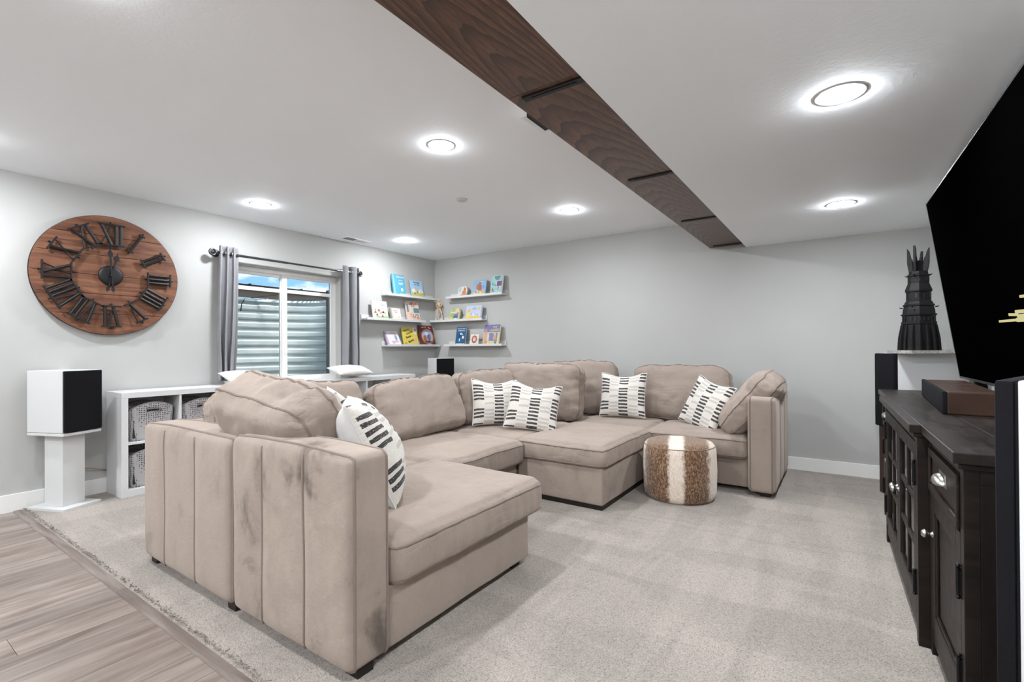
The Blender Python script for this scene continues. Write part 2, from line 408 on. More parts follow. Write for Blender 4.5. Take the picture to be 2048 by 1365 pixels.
def soft_box(half, r, n, disp=None):
    """rounded subdivided box. half=(a,b,c), r corner radius, n=(nx,ny,nz) divisions. disp(p,nrm)->offset vector.
    returns verts, faces and surf(q) for a point q on the unit cube"""
    a, b, c = half
    def surf(q):
        p = Vector((q[0]*a, q[1]*b, q[2]*c))
        k = Vector((max(-(a-r), min(a-r, p.x)), max(-(b-r), min(b-r, p.y)), max(-(c-r), min(c-r, p.z))))
        d = p-k
        nrm = d.normalized() if d.length > 1e-9 else Vector((0, 0, 1))
        # inner region: project straight out
        w = k+nrm*r if d.length > 1e-9 else p
        if disp: w = w+disp(Vector(q), w, nrm)
        return w
    def par(m, h):
        # finer near the ends so that the rounded edge is smooth
        e = min(.45, r/h)
        t = [-1+2*e*.5*x for x in (0, .34, .67, 1)]
        inner = [(-1+e)+(2-2*e)*i/m for i in range(1, m)]
        return sorted(set([round(v, 6) for v in t]+[round(v, 6) for v in inner]+[round(-v, 6) for v in t]))
    X, Y, Z = par(n[0], a), par(n[1], b), par(n[2], c)
    idx = {}; vs = []; fs = []
    def vid(q):
        k = (round(q[0], 5), round(q[1], 5), round(q[2], 5))
        if k not in idx: idx[k] = len(vs); vs.append(tuple(surf(q)))
        return idx[k]
    def face(A, B, mk, flip):
        for i in range(len(A)-1):
            for j in range(len(B)-1):
                f = [vid(mk(A[i], B[j])), vid(mk(A[i+1], B[j])), vid(mk(A[i+1], B[j+1])), vid(mk(A[i], B[j+1]))]
                fs.append(tuple(reversed(f)) if flip else tuple(f))
    face(X, Y, lambda u, v: (u, v, 1), False); face(X, Y, lambda u, v: (u, v, -1), True)
    face(X, Z, lambda u, v: (u, -1, v), False); face(X, Z, lambda u, v: (u, 1, v), True)
    face(Y, Z, lambda u, v: (1, u, v), False); face(Y, Z, lambda u, v: (-1, u, v), True)
    return vs, fs, surf
def ring(fix_axis, val, n=26):
    """closed path around the unit cube at constant coordinate on one axis (runs over the four other faces)"""
    o = []
    for k in range(n): o.append((-1+2*k/n, -1))
    for k in range(n): o.append((1, -1+2*k/n))
    for k in range(n): o.append((1-2*k/n, 1))
    for k in range(n): o.append((-1, 1-2*k/n))
    if fix_axis == 1: return [(u, val, v) for u, v in o]
    if fix_axis == 2: return [(u, v, val) for u, v in o]
    return [(val, u, v) for u, v in o]

# ================================================================ room shell
def quad_obj(name, a, b, mat, parent=None, kind='structure'):
    o = MB().box(a, b).build(name, mat, parent)
    if parent is None: o['kind'] = kind
    return o
T = .14
floor = quad_obj('floor', (LX-.3, FY-.2, -.12), (RX+.3, BY+.3, -.012), M['fence'])
# carpet: gently uneven slab
def carpet():
    x0, x1, y0, y1 = LX, RX, .885, BY
    nx, ny = 150, 110; vs = []; fs = []
    for j in range(ny+1):
        for i in range(nx+1):
            x = x0+(x1-x0)*i/nx; y = y0+(y1-y0)*j/ny
            edge = 0 if j else -.012
            z = CARPET+fn((x, y, 0), (7, 7, 1), .0016)+edge
            vs.append((x, y+(fn((x, 0, 0), (60, 1, 1), .006) if j == 0 else 0), z))
    for j in range(ny):
        for i in range(nx): a = j*(nx+1)+i; fs.append((a, a+1, a+nx+2, a+nx+1))
    o = MB().add(vs, fs).build('carpet', M['carpet'], floor, True); o['kind'] = 'stuff'
    return o
carpet()
def carpet_fringe():
    # tufts along the cut edge
    rnd = random.Random(3); mb = MB()
    for i in range(1500):
        x = rnd.uniform(LX+.02, -1.0); y = .893+abs(rnd.gauss(0, .012)); h = rnd.uniform(.003, .007); w = rnd.uniform(.0015, .003)
        dx, dy = rnd.uniform(-.006, .006), rnd.uniform(-.012, .002); a = rnd.uniform(0, 3.14)
        ca, sa = w*math.cos(a), w*math.sin(a)
        mb.add([(x-ca, y-sa, .009), (x+ca, y+sa, .009), (x+ca+dx, y+sa+dy, .009+h), (x-ca+dx, y-sa+dy, .009+h)], [(0, 1, 2, 3)])
    o = mb.build('carpet_tufts', M['carpet'], floor); o['kind'] = 'stuff'
carpet_fringe()
# vinyl planks (shared unit mesh, scaled)
pm = MB().box((0, 0, -.006), (1, 1, 0)).mesh('plank')
bm = bmesh.new(); bm.from_mesh(pm)
for v in bm.verts:
    if v.co.z > -.001:
        pass
bm.to_mesh(pm); bm.free(); pm.materials.append(M['plank'])
rp = random.Random(11); PW = .182
xx = LX+.005
while xx < RX:
    y = .838; first = True
    while y > FY:
        L = rp.uniform(.3, 1.22) if first else 1.22
        first = False; y0 = max(FY, y-L)
        o = bpy.data.objects.new('plank', pm); COL.objects.link(o); o.parent = floor
        o.location = (xx+.0008, y0+.0008, 0); o.scale = (min(PW, RX-xx)-.0016, y-y0-.0016, 1)
        y = y0
    xx += PW
# transition strip: two lengths
for x0, x1 in ((LX+.015, -4.52), (-4.518, -2.9), (-2.898, -.6), (-.598, RX)):
    MB().prism([(x0, .838, 0), (x0, .842, .005), (x0, .85, .0065), (x0, .882, .0065), (x0, .888, -.004), (x0, .838, -.004)], (x1-x0, 0, 0)).build('transition_strip', M['strip'], floor)

# walls
WY0, WY1, WZ0, WZ1 = 2.30, 3.629, .80, 2.036       # window opening
wl = MB()
wl.box((LX-T, FY, -.1), (LX, WY0, CZ)); wl.box((LX-T, WY1, -.1), (LX, BY, CZ))
wl.box((LX-T, WY0, -.1), (LX, WY1, WZ0)); wl.box((LX-T, WY0, WZ1), (LX, WY1, CZ))
wall_left = wl.build('wall_left', M['wall']); wall_left['kind'] = 'structure'
fw = MB()   # outer part of the foundation wall around the opening
fw.box((LX-.32, WY0-1.4, -.1), (LX-T, WY0-.02, 1.9)); fw.box((LX-.32, WY1+.02, -.1), (LX-T, WY1+1.4, 1.9)); fw.box((LX-.32, WY0-.02, -.1), (LX-T, WY1+.02, WZ0-.03)); fw.box((LX-.32, WY0-1.4, WZ1+.03), (LX-T, WY1+1.4, 2.6))
fw.build('foundation', M['stone'], wall_left)
quad_obj('wall_back', (LX-T, BY, -.1), (RX+T, BY+T, CZ), M['wall'])
quad_obj('wall_right', (RX, FY, -.1), (RX+T, BY, CZ), M['wall'])
quad_obj('wall_front', (LX-T, FY-T, -.1), (RX+T, FY, CZ), M['wall'])
ceiling = quad_obj('ceiling', (LX-T, FY-T, CZ), (RX+T, BY+T, CZ+.12), M['ceil'])
MB().box((-.78, FY, SZ), (RX, BY, CZ)).build('soffit', M['ceil'], ceiling)
# baseboards
bb = .128
def base(name, a, b): MB().box(a, b, bev=.003).build(name, M['trim'])['kind'] = 'structure'
base('baseboard_left', (LX, FY, -.004), (LX+.014, BY, bb)); base('baseboard_back', (LX+.014, BY-.014, -.004), (RX, BY, bb))
base('baseboard_right', (RX-.014, FY, -.004), (RX, BY-.014, bb))

# ================================================================ window
win = empty('window_1', (LX-T, (WY0+WY1)/2, WZ0), kind='structure')
def wpart(name, a, b, mat, bev=.004):
    o = MB().box(a, b, bev=bev).build(name, mat, win); o.matrix_parent_inverse = win.matrix_basis.inverted(); return o
bpy.context.view_layer.update()
fx0, fx1 = LX-T-.03, LX-T+.045
g = .045
wpart('sill', (LX-T-.03, WY0, WZ0-.02), (LX+.02, WY1, WZ0+.012), M['vinyl'])
wpart('frame', (fx0, WY0, WZ1-g), (fx1, WY1, WZ1), M['vinyl']); wpart('frame', (fx0, WY0, WZ0), (fx1, WY1, WZ0+g), M['vinyl'])
wpart('frame', (fx0, WY0, WZ0+g), (fx1, WY0+g, WZ1-g), M['vinyl']); wpart('frame', (fx0, WY1-g, WZ0+g), (fx1, WY1, WZ1-g), M['vinyl'])
MS = 2.965
def sash(y0, y1, x, hs):
    s = .03
    wpart('sash_rail', (x, y0, WZ1-g-s), (x+.03, y1, WZ1-g), M['vinyl']); wpart('sash_rail', (x, y0, WZ0+g), (x+.03, y1, WZ0+g+s), M['vinyl'])
    wpart('sash_stile', (x, y0, WZ0+g+s), (x+.03, y0+s*hs[0], WZ1-g-s), M['vinyl']); wpart('sash_stile', (x, y1-s*hs[1], WZ0+g+s), (x+.03, y1, WZ1-g-s), M['vinyl'])
    wpart('muntin', (x+.004, y0+s*hs[0], 1.795), (x+.026, y1-s*hs[1], 1.835), M['vinyl'])
    for z0, z1 in ((WZ0+g+s, 1.795), (1.835, WZ1-g-s)):
        wpart('pane', (x+.013, y0+s*hs[0], z0), (x+.017, y1-s*hs[1], z1), M['glass'], 0)
sash(WY0+g, MS+.02, LX-T-.018, (1, 1.3)); sash(MS-.015, WY1-g, LX-T+.016, (1.9, .9))
wpart('latch', (LX-T+.046, MS+.0, 1.12), (LX-T+.062, MS+.022, 1.19), M['vinyl']); wpart('latch', (LX-T+.046, MS+.0, 1.72), (LX-T+.056, MS+.018, 1.77), M['vinyl'])

# window well of corrugated steel, outside
well = empty('window_well', (LX-.32, 2.97, 0), label='corrugated galvanised steel window well outside the window', cat='window well')
def well_mesh():
    cx, cy, ax, ay = LX-.32, 2.98, .98, .98
    prof = []   # (offset, z) trapezoid corrugation
    z = .2; per = .115
    while z < 1.80:
        prof += [(0, z), (0, z+per*.38), (.022, z+per*.5), (.022, z+per*.86)]; z += per
    prof += [(0, 1.80), (.03, 1.803), (.03, 1.83)]
    n = 72; vs = []; fs = []; L = len(prof)
    for i in range(n+1):
        t = math.pi*i/n - math.pi/2
        e = .62
        c, s = math.copysign(abs(math.cos(t))**e, math.cos(t)), math.copysign(abs(math.sin(t))**e, math.sin(t))
        for o, zz in prof: vs.append((cx-(ax+o)*c, cy+(ay+o)*s, zz))
    for i in range(n):
        for k in range(L-1): a = i*L+k; fs.append((a, a+L, a+L+1, a+1))
    return MB().add(vs, fs)
o = well_mesh().build('steel_wall', M['steel'], well); o.matrix_parent_inverse = Matrix.Translation((-(LX-.32), -2.97, 0))
o = MB().box((LX-1.4, 1.9, .1), (LX-.32, 4.1, .22)).build('gravel_bed', M['soil'], well); o.matrix_parent_inverse = Matrix.Translation((-(LX-.32), -2.97, 0))
# grate over the well
gr = empty('well_grate', (LX-.85, 2.98, 1.86), label='dark metal bar grate lying over the window well', cat='grate')
for k in range(26):
    x = -.55+k*.045
    MB().box((x, -1.05, -.012), (x+.008, 1.1, .012)).build('bar', M['grate'], gr)
for y in (-.9, -.3, .3, .95): MB().box((-.56, y, -.02), (.6, y+.012, .02)).build('cross_bar', M['grate'], gr)
ch = MB()
a0, a1 = Vector((LX-.55, 2.35, 1.70)), Vector((LX-.95, 3.25, 1.80))
for k in range(34):
    p = a0.lerp(a1, k/33); d = (a1-a0).normalized()*.014; s = Vector((0, 0, .006)) if k % 2 else Vector((.006, 0, 0))
    ch.tube([p-d, p-d*.4+s, p+d*.4+s, p+d, p+d*.4-s, p-d*.4-s], .0028, 5, True)
tag(ch.build('chain', M['steel'], None, True), 'thin pale chain slung diagonally under the well grate', 'chain')
tag(MB().tube([(LX-1.1, 3.05, 1.80), (LX-1.08, 3.0, 1.73), (LX-1.06, 2.98, 1.64)], .006, 6).build('hook_rod', M['black'], None, True), 'short dark rod hanging down inside the window well', 'rod')
# ground, tree beyond
tag(MB().box((-14, -4, 1.7), (LX-1.36, 14, 1.79)).build('ground', M['soil']), kind='structure')
def tree():
    rnd = random.Random(5); t = empty('bare_tree', (-11.5, 8.4, 1.8), label='bare leafless tree seen through the upper right pane', cat='tree')
    mb = MB()
    def br(p, d, L, r, k):
        q = p+d*L; mb.tube([p, p.lerp(q, .5)+Vector((rnd.uniform(-.03, .03),)*3), q], r, 5, taper=[1, .8, .6])
        if k == 0: return
        for _ in range(3):
            nd = (d+Vector((rnd.uniform(-.7, .7), rnd.uniform(-.7, .7), rnd.uniform(-.2, .5)))).normalized()
            br(p.lerp(q, rnd.uniform(.5, 1)), nd, L*.68, r*.55, k-1)
    br(Vector((0, 0, 0)), Vector((0, 0, 1)), 1.0, .07, 5)
    mb.build('branches', M['bark'], t)
tree()

# ================================================================ ceiling beam
beam = empty('ceiling_beam', (-.95, 1.6, 2.19), label='dark stained wooden ceiling beam running towards the back wall', cat='beam')
def bpart(name, a, b, mat, bev=.0015):
    return MB().box((a[0]+.95, a[1]-1.6, a[2]-2.19), (b[0]+.95, b[1]-1.6, b[2]-2.19), bev=bev).build(name, mat, beam)
BX = -1.122
for y0, y1, m in ((FY, 1.618, M['beam1']), (1.620, BY-.001, M['beam2'])):
    bpart('beam_board', (BX, y0, 2.19), (-.781, y1, 2.21), m)
    bpart('side_board', (BX, y0, 2.211), (BX+.02, y1, CZ-.001), m)
for y in (1.655, 2.835, 4.005, 5.165):
    b = bpart('bracket', (-1.068, y-.018, 2.183), (-.79, y+.018, 2.19), M['black'], .001)
    o = bpart('bracket_slot', (-1.03, y-.004, 2.181), (-.83, y+.005, 2.1829), M['hinge'], 0); o.parent = b

# ================================================================ recessed lamps, detector, vent, projector
def lamp(x, y, z, label, lens='lamp'):
    t = empty('recessed_light', (x, y, z), label=label, cat='ceiling light', group='recessed ceiling lights')
    MB().lathe([(.069, -.0008), (.071, -.003), (.086, -.0025), (.09, -.001), (.09, 0)], n=40).build('trim_ring', M['white'], t, True)
    MB().lathe([(.0001, -.0135), (.03, -.0127), (.055, -.010), (.066, -.006), (.0695, -.003), (.0695, -.0005)], n=36).build('lens', M[lens], t, True)
for x, y, z, l in ((-2.12, 2.30, CZ, 'bright recessed light nearest the middle of the wooden beam, left of it'), (-4.31, 2.30, CZ, 'bright recessed light in the ceiling between the wall clock and curtain rod'),
                   (-4.35, 4.09, CZ, 'bright recessed light in the ceiling nearest the bookshelf corner'), (-2.13, 4.09, CZ, 'bright recessed light left of the far end of the wooden beam'),
                   (0, 2.29, SZ, 'largest bright recessed light, in the lowered ceiling nearest the camera'), (0, 4.056, SZ, 'bright recessed light in the lowered ceiling above the dark model tower'),
                   (-2.12, .5, CZ, 'recessed light above the camera side of the room, out of view'), (-4.31, .5, CZ, 'recessed light near the left wall, out of view'), (0, .5, SZ, 'recessed light in the lowered ceiling above the camera, out of view'),
                   (-2.12, -1.3, CZ, 'added recessed fill light behind the camera, out of view'), (-4.31, -1.3, CZ, 'added recessed fill light behind the camera near the left wall, out of view'), (0, -1.3, SZ, 'added recessed fill light behind the camera in the lowered ceiling, out of view')):
    lamp(x, y, z, l, 'lamp_fill' if y < 0 else 'lamp')  # unseen rear row, added and boosted as fill for ceiling and sofa fronts
sd = empty('smoke_detector', (-2.744, 3.241, CZ), label='small flat white disc detector on the ceiling', cat='detector')
MB().lathe([(.0001, -.016), (.034, -.016), (.04, -.013), (.043, -.004), (.043, 0)], n=32).build('cover', M['white'], sd, True)
MB().lathe([(.036, -.0025), (.047, -.0025), (.047, 0)], n=32).build('mounting_ring', M['rim'], sd, True)
vt = empty('ceiling_vent', (-4.79, 3.70, CZ), label='white rectangular air register in the ceiling by the left wall', cat='vent')
MB().box((-.065, -.18, -.006), (.065, .18, 0), bev=.002).build('frame', M['vent'], vt)
for h in (-1, 1):
    for k in range(8):
        x = -.044+k*.0125
        o = MB().box((x, h*.082-.068, -.010), (x+.004, h*.082+.068, -.0062), rot=Matrix.Rotation(R(20*h), 3, 'Y'), piv=(x, 0, -.008)).build('louvre', M['rim' if h < 0 else 'vent'], vt)
pj = empty('projector', (-1.29, 2.25, 2.46), label='white projector with black vent grille hung behind the beam', cat='projector')
MB().box((-.125, -.10, -.06), (.13, .14, 0.0), bev=.012).build('body', M['projw'], pj, auto=40)
MB().box((-.075, -.112, -.075), (.12, .08, -.05), bev=.006).build('vent_grille', M['black'], pj)
for k in range(7): MB().box((-.07+k*.026, -.114, -.077), (-.067+k*.026, .078, -.0745)).build('grille_rib', M['gun'], pj)
MB().cyl((0, 0, 0), (0, 0, CZ-2.46), .022).build('ceiling_mount', M['white'], pj, auto=40)

# ================================================================ wall clock
ck = empty('wall_clock', (LX, 1.397, 1.78), label='large round wooden plank clock with black metal Roman numerals', cat='clock')
CR = .482
def clk(name, mb, mat, parent=None, **kw): return mb.build(name, mat, parent or ck, **kw)
seams = [-CR, -.315, -.155, .0, .16, .32, CR]
for i in range(6):
    z0, z1 = seams[i]+.0018, seams[i+1]-.0018; pts = []
    n = 22
    for k in range(n+1):
        z = z0+(z1-z0)*k/n; pts.append((0, math.sqrt(max(0, CR*CR-z*z)), z))
    for k in range(n, -1, -1):
        z = z0+(z1-z0)*k/n; pts.append((0, -math.sqrt(max(0, CR*CR-z*z)), z))
    q = [p for j, p in enumerate(pts) if j == 0 or (Vector(p)-Vector(pts[j-1])).length > 1e-5]
    clk('plank', MB().prism([(p[0]+.028, p[1], p[2]) for p in q], (.02+.0012*(i % 2), 0, 0)), M['clock'])
clk('backing', MB().cyl((.0, 0, 0), (.028, 0, 0), CR-.03, n=48), M['clock'])
clk('rim_band', MB().lathe([(CR+.001, .028), (CR+.003, .028), (CR+.003, .046), (CR+.001, .046)], n=96, axis='X'), M['hinge'], smooth=True)
def pol(h, r, off=0.0):
    """point on the dial: hour angle h (12 up), radius r, sideways offset off, clockwise positive"""
    a = 2*math.pi*h/12; d = Vector((0, math.sin(a), math.cos(a))); s = Vector((0, math.cos(a), -math.sin(a)))
    return d*r+s*off
NUM = {1: 'I', 2: 'II', 3: 'III', 4: 'IIII', 5: 'V', 6: 'VI', 7: 'VII', 8: 'VIII', 9: 'IX', 10: 'X', 11: 'XI', 12: 'XII'}
r0, r1, XO = .25, .415, .072
wid = {'I': .032, 'V': .082, 'X': .096}
for h, s in NUM.items():
    nu = MB(); tot = sum(wid[c] for c in s); o = -tot/2
    P = lambda r, f: tuple(pol(h, r, f)+Vector((XO, 0, 0)))
    for c in s:
        w = wid[c]; m = o+w/2
        if c == 'I': nu.cyl(P(r0, m), P(r1, m), .0115, n=8)
        elif c == 'V': nu.cyl(P(r0, m+.006), P(r1, m-w*.36), .0115, n=8); nu.cyl(P(r0, m+.006), P(r1, m+w*.38), .0055, n=8)
        else: nu.cyl(P(r0, m+w*.36), P(r1, m-w*.36), .0115, n=8); nu.cyl(P(r0, m-w*.38), P(r1, m+w*.38), .0055, n=8)
        o += w
    for rr in (r0, r1):
        nu.prism([P(rr-.006, -tot/2-.008), P(rr-.006, tot/2+.008), P(rr+.006, tot/2+.008), P(rr+.006, -tot/2-.008)], (.014, 0, 0))
        sg = -1 if rr == r0 else 1
        nu.cyl(P(rr+sg*.004, 0), P(rr+sg*.022, 0), .0065, n=8)
        nu.cyl(tuple(Vector(P(rr+sg*.018, 0))-Vector((XO-.047, 0, 0))), P(rr+sg*.018, 0), .004, n=6)
    clk('numeral', nu, M['black'], auto=40)
clk('hub', MB().lathe([(.0001, .072), (.06, .072), (.078, .068), (.082, .058), (.078, .047)], n=40, axis='X'), M['black'], smooth=True)
def hand(name, h, L, spade, x):
    mb = MB(); d = .004
    P = lambda r, f: tuple(pol(h, r, f)+Vector((x, 0, 0)))
    mb.prism([P(-.10, -.004), P(-.10, .004), P(L*.6, .007), P(L*.6, -.007)], (d, 0, 0))
    mb.prism([P(L*.58, 0), P(L*.64, spade*.75), P(L*.70, spade), P(L*.76, spade*.8), P(L*.85, spade*.25), P(L, 0), P(L*.85, -spade*.25), P(L*.76, -spade*.8), P(L*.70, -spade), P(L*.64, -spade*.75)], (d, 0, 0))
    mb.prism([P(-.09, 0), P(-.105, .011), P(-.118, .012), P(-.13, .006), P(-.138, 0), P(-.13, -.006), P(-.118, -.012), P(-.105, -.011)], (d, 0, 0))
    clk(name, mb, M['black'])
hand('hour_hand', .42, .20, .022, .078); hand('minute_hand', 11.88, .245, .018, .086)
clk('hand_pin', MB().cyl((.07, 0, 0), (.096, 0, 0), .013, n=16), M['black'], auto=40)

# ================================================================ curtains and rod
rodz, rodx = 2.095, LX+.095
rod = empty('curtain_rod', (rodx, 2.9, rodz), label='dark metal curtain rod with ring finial above the window', cat='curtain rod')
MB().cyl((0, -.72, 0), (0, .0, 0), .0125).build('rod_tube', M['gun'], rod, auto=40)
MB().cyl((0, .0, 0), (0, .92, 0), .0105).build('rod_tube', M['gun'], rod, auto=40)
for y, s in ((-.745, -1), (.94, 1)):
    f = MB().tube([(0, y+.028*math.cos(t), .028*math.sin(t)) for t in [2*math.pi*k/20 for k in range(20)]], .009, 8, True)
    f.sphere((0, y, 0), .017); f.cyl((0, y-s*.05, 0), (0, y-s*.015, 0), .016); f.build('finial', M['gun'], rod, True)
for y in (-.68, .87):
    MB().cyl((-.095, y, 0), (0, y, 0), .008).cyl((-.095, y, 0), (-.085, y, 0), .03).tube([(0, y+.0, .018*math.cos(t)+0) if 0 else (.018*math.sin(t), y, .018*math.cos(t)) for t in [2*math.pi*k/16 for k in range(16)]], .004, 6, True).build('bracket', M['gun'], rod, auto=40)
def curtain(name, y0, y1, ztop, zbot, folds, amp, label, seed, lean=0.0, sharp=1.0):
    root = empty(name, (rodx, (y0+y1)/2, zbot), label=label, cat='curtain', group='grey curtains')
    nu, nv = folds*22, 46; vs = []; fs = []
    for j in range(nv+1):
        t = j/nv; z = zbot+(ztop-zbot)*t
        for i in range(nu+1):
            u = i/nu; ph = u*folds*2*math.pi
            k = .8+.35*(1-t)+.12*math.sin(3*u+seed)
            x = amp*k*math.sin(ph+.5*math.sin(2.2*(1-t)+seed+u*3)*(1-t)); x = math.copysign(abs(x/amp)**sharp*amp, x)
            y = y0+(y1-y0)*u+.012*math.sin(2*ph+seed)+lean*(1-t)**1.3+.014*(1-t)*math.sin(4*t+u*5+seed)
            x += fn((u*3, t*4, 0), (1.5, 1.5, 1), .012, seed)*(1-t)
            vs.append((x, y-(y0+y1)/2, z-zbot))
    for j in range(nv):
        for i in range(nu): a = j*(nu+1)+i; fs.append((a, a+1, a+nu+2, a+nu+1))
    o = MB().add(vs, fs).build('cloth', M['curtain'], root, True)
    sm = o.modifiers.new('thickness', 'SOLIDIFY'); sm.thickness = .003
    for k in range(folds*2):
        u = (k+.0)/(folds*2)+.5/(folds*2)*0
        yy = y0+(y1-y0)*u-(y0+y1)/2
        if 0 < k:
            MB().tube([(.021*math.cos(a), yy, rodz-zbot+.021*math.sin(a)) for a in [2*math.pi*q/18 for q in range(18)]], .0045, 6, True).build('grommet', M['chrome'], root, True)
curtain('curtain', 2.205, 2.385, 2.165, .87, 3, .046, 'grey curtain bunched in folds left of the window', 1.0, -.03)
curtain('curtain', 3.60, 3.835, 2.165, .87, 2, .05, 'grey curtain hanging right of the window beside the bookshelves', 4.2, .0)

# ================================================================ speakers
def speaker_on_stand(loc, rz, label, slabel, zbox=.575, hbox=.45, w=.26, d=.34):
    """front faces local +X"""
    st = empty('speaker_stand', (loc[0], loc[1], CARPET), rz, label=slabel, cat='speaker stand', group='white speaker stands')
    zb = zbox-CARPET
    MB().box((-d/2, -w/2, -.002), (d/2, w/2, .018), bev=.002).build('base_plate', M['white'], st)
    MB().box((-.085, -.075, .018), (.085, .075, zb-.022), bev=.002).build('column', M['white'], st)
    MB().box((-d/2, -w/2, zb-.022), (d/2, w/2, zb-.002), bev=.002).build('top_plate', M['white'], st)
    sp = empty('bookshelf_speaker', (loc[0], loc[1], zbox), rz, label=label, cat='speaker', group='white bookshelf speakers')
    MB().box((-d/2, -w/2, 0), (d/2-.01, w/2, hbox), bev=.004).build('cabinet', M['white'], sp)
    MB().box((d/2-.008, -w/2+.002, .004), (d/2+.012, w/2-.002, hbox-.004), bev=.006).build('grille', M['grille'], sp)
speaker_on_stand((-4.80, 1.085), R(22.4), 'white box speaker with black grille below the wall clock', 'white pedestal stand under the speaker below the clock')
speaker_on_stand((-4.47, 4.82), R(-23), 'white box speaker with black grille in the room corner behind the sofa', 'white pedestal stand in the room corner behind the sofa', .62, .42, .25, .30)
tag(MB().tube([(LX+.004, 1.24, .235), (LX+.004, 1.28, .225), (LX+.004, 1.33, .205), (LX+.004, 1.40, .185)], .0025, 6).tube([(LX+.004, 1.22, .225), (LX+.004, 1.30, .20), (LX+.004, 1.40, .178)], .002, 6).build('speaker_wire', M['wire'], None, True), 'thin copper coloured wire running along the wall behind the cube shelf', 'wire')

# ================================================================ cube shelf units, baskets
SH = .835
def shelf_unit(y0, n, label):
    w = .38*n+.04; d = .335; h = SH-CARPET
    t = empty('cube_shelf', (LX+.02, y0, CARPET), label=label, cat='shelf unit', group='white cube shelf units')
    o = .044
    MB().box((0, 0, h-o), (d, w, h), bev=.002).build('top_board', M['whitew'], t); MB().box((0, 0, 0), (d, w, o+.012), bev=.002).build('bottom_board', M['whitew'], t)
    MB().box((0, 0, o+.012), (d, o, h-o), bev=.002).build('side_board', M['whitew'], t); MB().box((0, w-o, o+.012), (d, w, h-o), bev=.002).build('side_board', M['whitew'], t)
    MB().box((0, o, o+.012), (.006, w-o, h-o)).build('back_board', M['whitew'], t)
    zm = (o+.012+h-o)/2; cw = (w-2*o-(n-1)*.016)/n
    MB().box((.006, o, zm-.008), (d-.002, w-o, zm+.008)).build('middle_shelf', M['whitew'], t)
    for k in range(1, n):
        y = o+k*cw+(k-1)*.016
        for z0, z1 in ((o+.012, zm-.008), (zm+.008, h-o)): MB().box((.006, y, z0), (d-.002, y+.016, z1)).build('divider', M['whitew'], t)
    return cw, zm, o
CW, ZM, OO = shelf_unit(1.378, 4, 'long white cube shelf holding grey baskets under the window')
shelf_unit(1.378+1.575, 4, 'second white cube shelf further right, mostly hidden behind the sofa')
def basket_tmpl(loc, label):
    w, d, h = CW-.03, .27, .31
    t = empty('storage_basket', loc, label=label, cat='basket', group='grey perforated baskets')
    # rounded wall with arched rim; local x depth (front +x), y width
    n = 88; vs = []; fs = []; m = 12; e = 5.0
    ring_pts = []
    for i in range(n):
        a = 2*math.pi*i/n; c, s = math.cos(a), math.sin(a); r = (abs(c)**e+abs(s)**e)**(-1/e)
        ring_pts.append((c*r, s*r))
    for j in range(m+1):
        f = j/m
        for (px, py) in ring_pts:
            top = h-.06+.055*max(0, 1-(py)**2) if abs(px) > .6 else h-.06+.055*max(0, 1-py*py)
            sc2 = .9+.1*f
            vs.append((px*d/2*sc2, py*w/2*sc2, top*f))
    def hole(i, j):
        px, py = ring_pts[i]
        return abs(px) > .9 and abs(py) < .30 and j == m-3
    for j in range(m):
        for i in range(n):
            if hole(i, j): continue
            k = (i+1) % n; fs.append((j*n+i, j*n+k, (j+1)*n+k, (j+1)*n+i))
    fs.append(tuple(range(n-1, -1, -1)))
    o = MB().add(vs, fs).build('body', M['basket'], t, True)
    md = o.modifiers.new('thickness', 'SOLIDIFY'); md.thickness = .003; md.offset = -1
    MB().tube([vs[m*n+i] for i in range(n)], .0045, 6, True).build('rim', M['rim'], t, True)
    j0, j1 = m-3, m-2
    fr = [vs[j0*n+i] for i in range(n) if ring_pts[i][0] > .9 and abs(ring_pts[i][1]) < .32]; up = [vs[j1*n+i] for i in range(n) if ring_pts[i][0] > .9 and abs(ring_pts[i][1]) < .32]
    fr.sort(key=lambda p: p[1]); up.sort(key=lambda p: p[1])
    MB().tube(fr+up[::-1], .005, 6, True).build('handle_rim', M['rim'], t, True)
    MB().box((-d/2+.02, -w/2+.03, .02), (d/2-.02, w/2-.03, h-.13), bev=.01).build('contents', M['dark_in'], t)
y1c = 1.378+OO+CW/2; z_lo, z_hi = CARPET+OO+.0125, CARPET+ZM+.0085; bx = LX+.02+.17
basket_tmpl((bx, y1c, z_hi), 'grey perforated basket with handle slot in the top left cube')
basket_tmpl((bx, y1c, z_lo), 'grey perforated basket in the bottom left cube, half hidden by sofa')
basket_tmpl((bx, y1c+CW+.016, z_hi), 'grey perforated basket in the second top cube beside the sofa cushion')

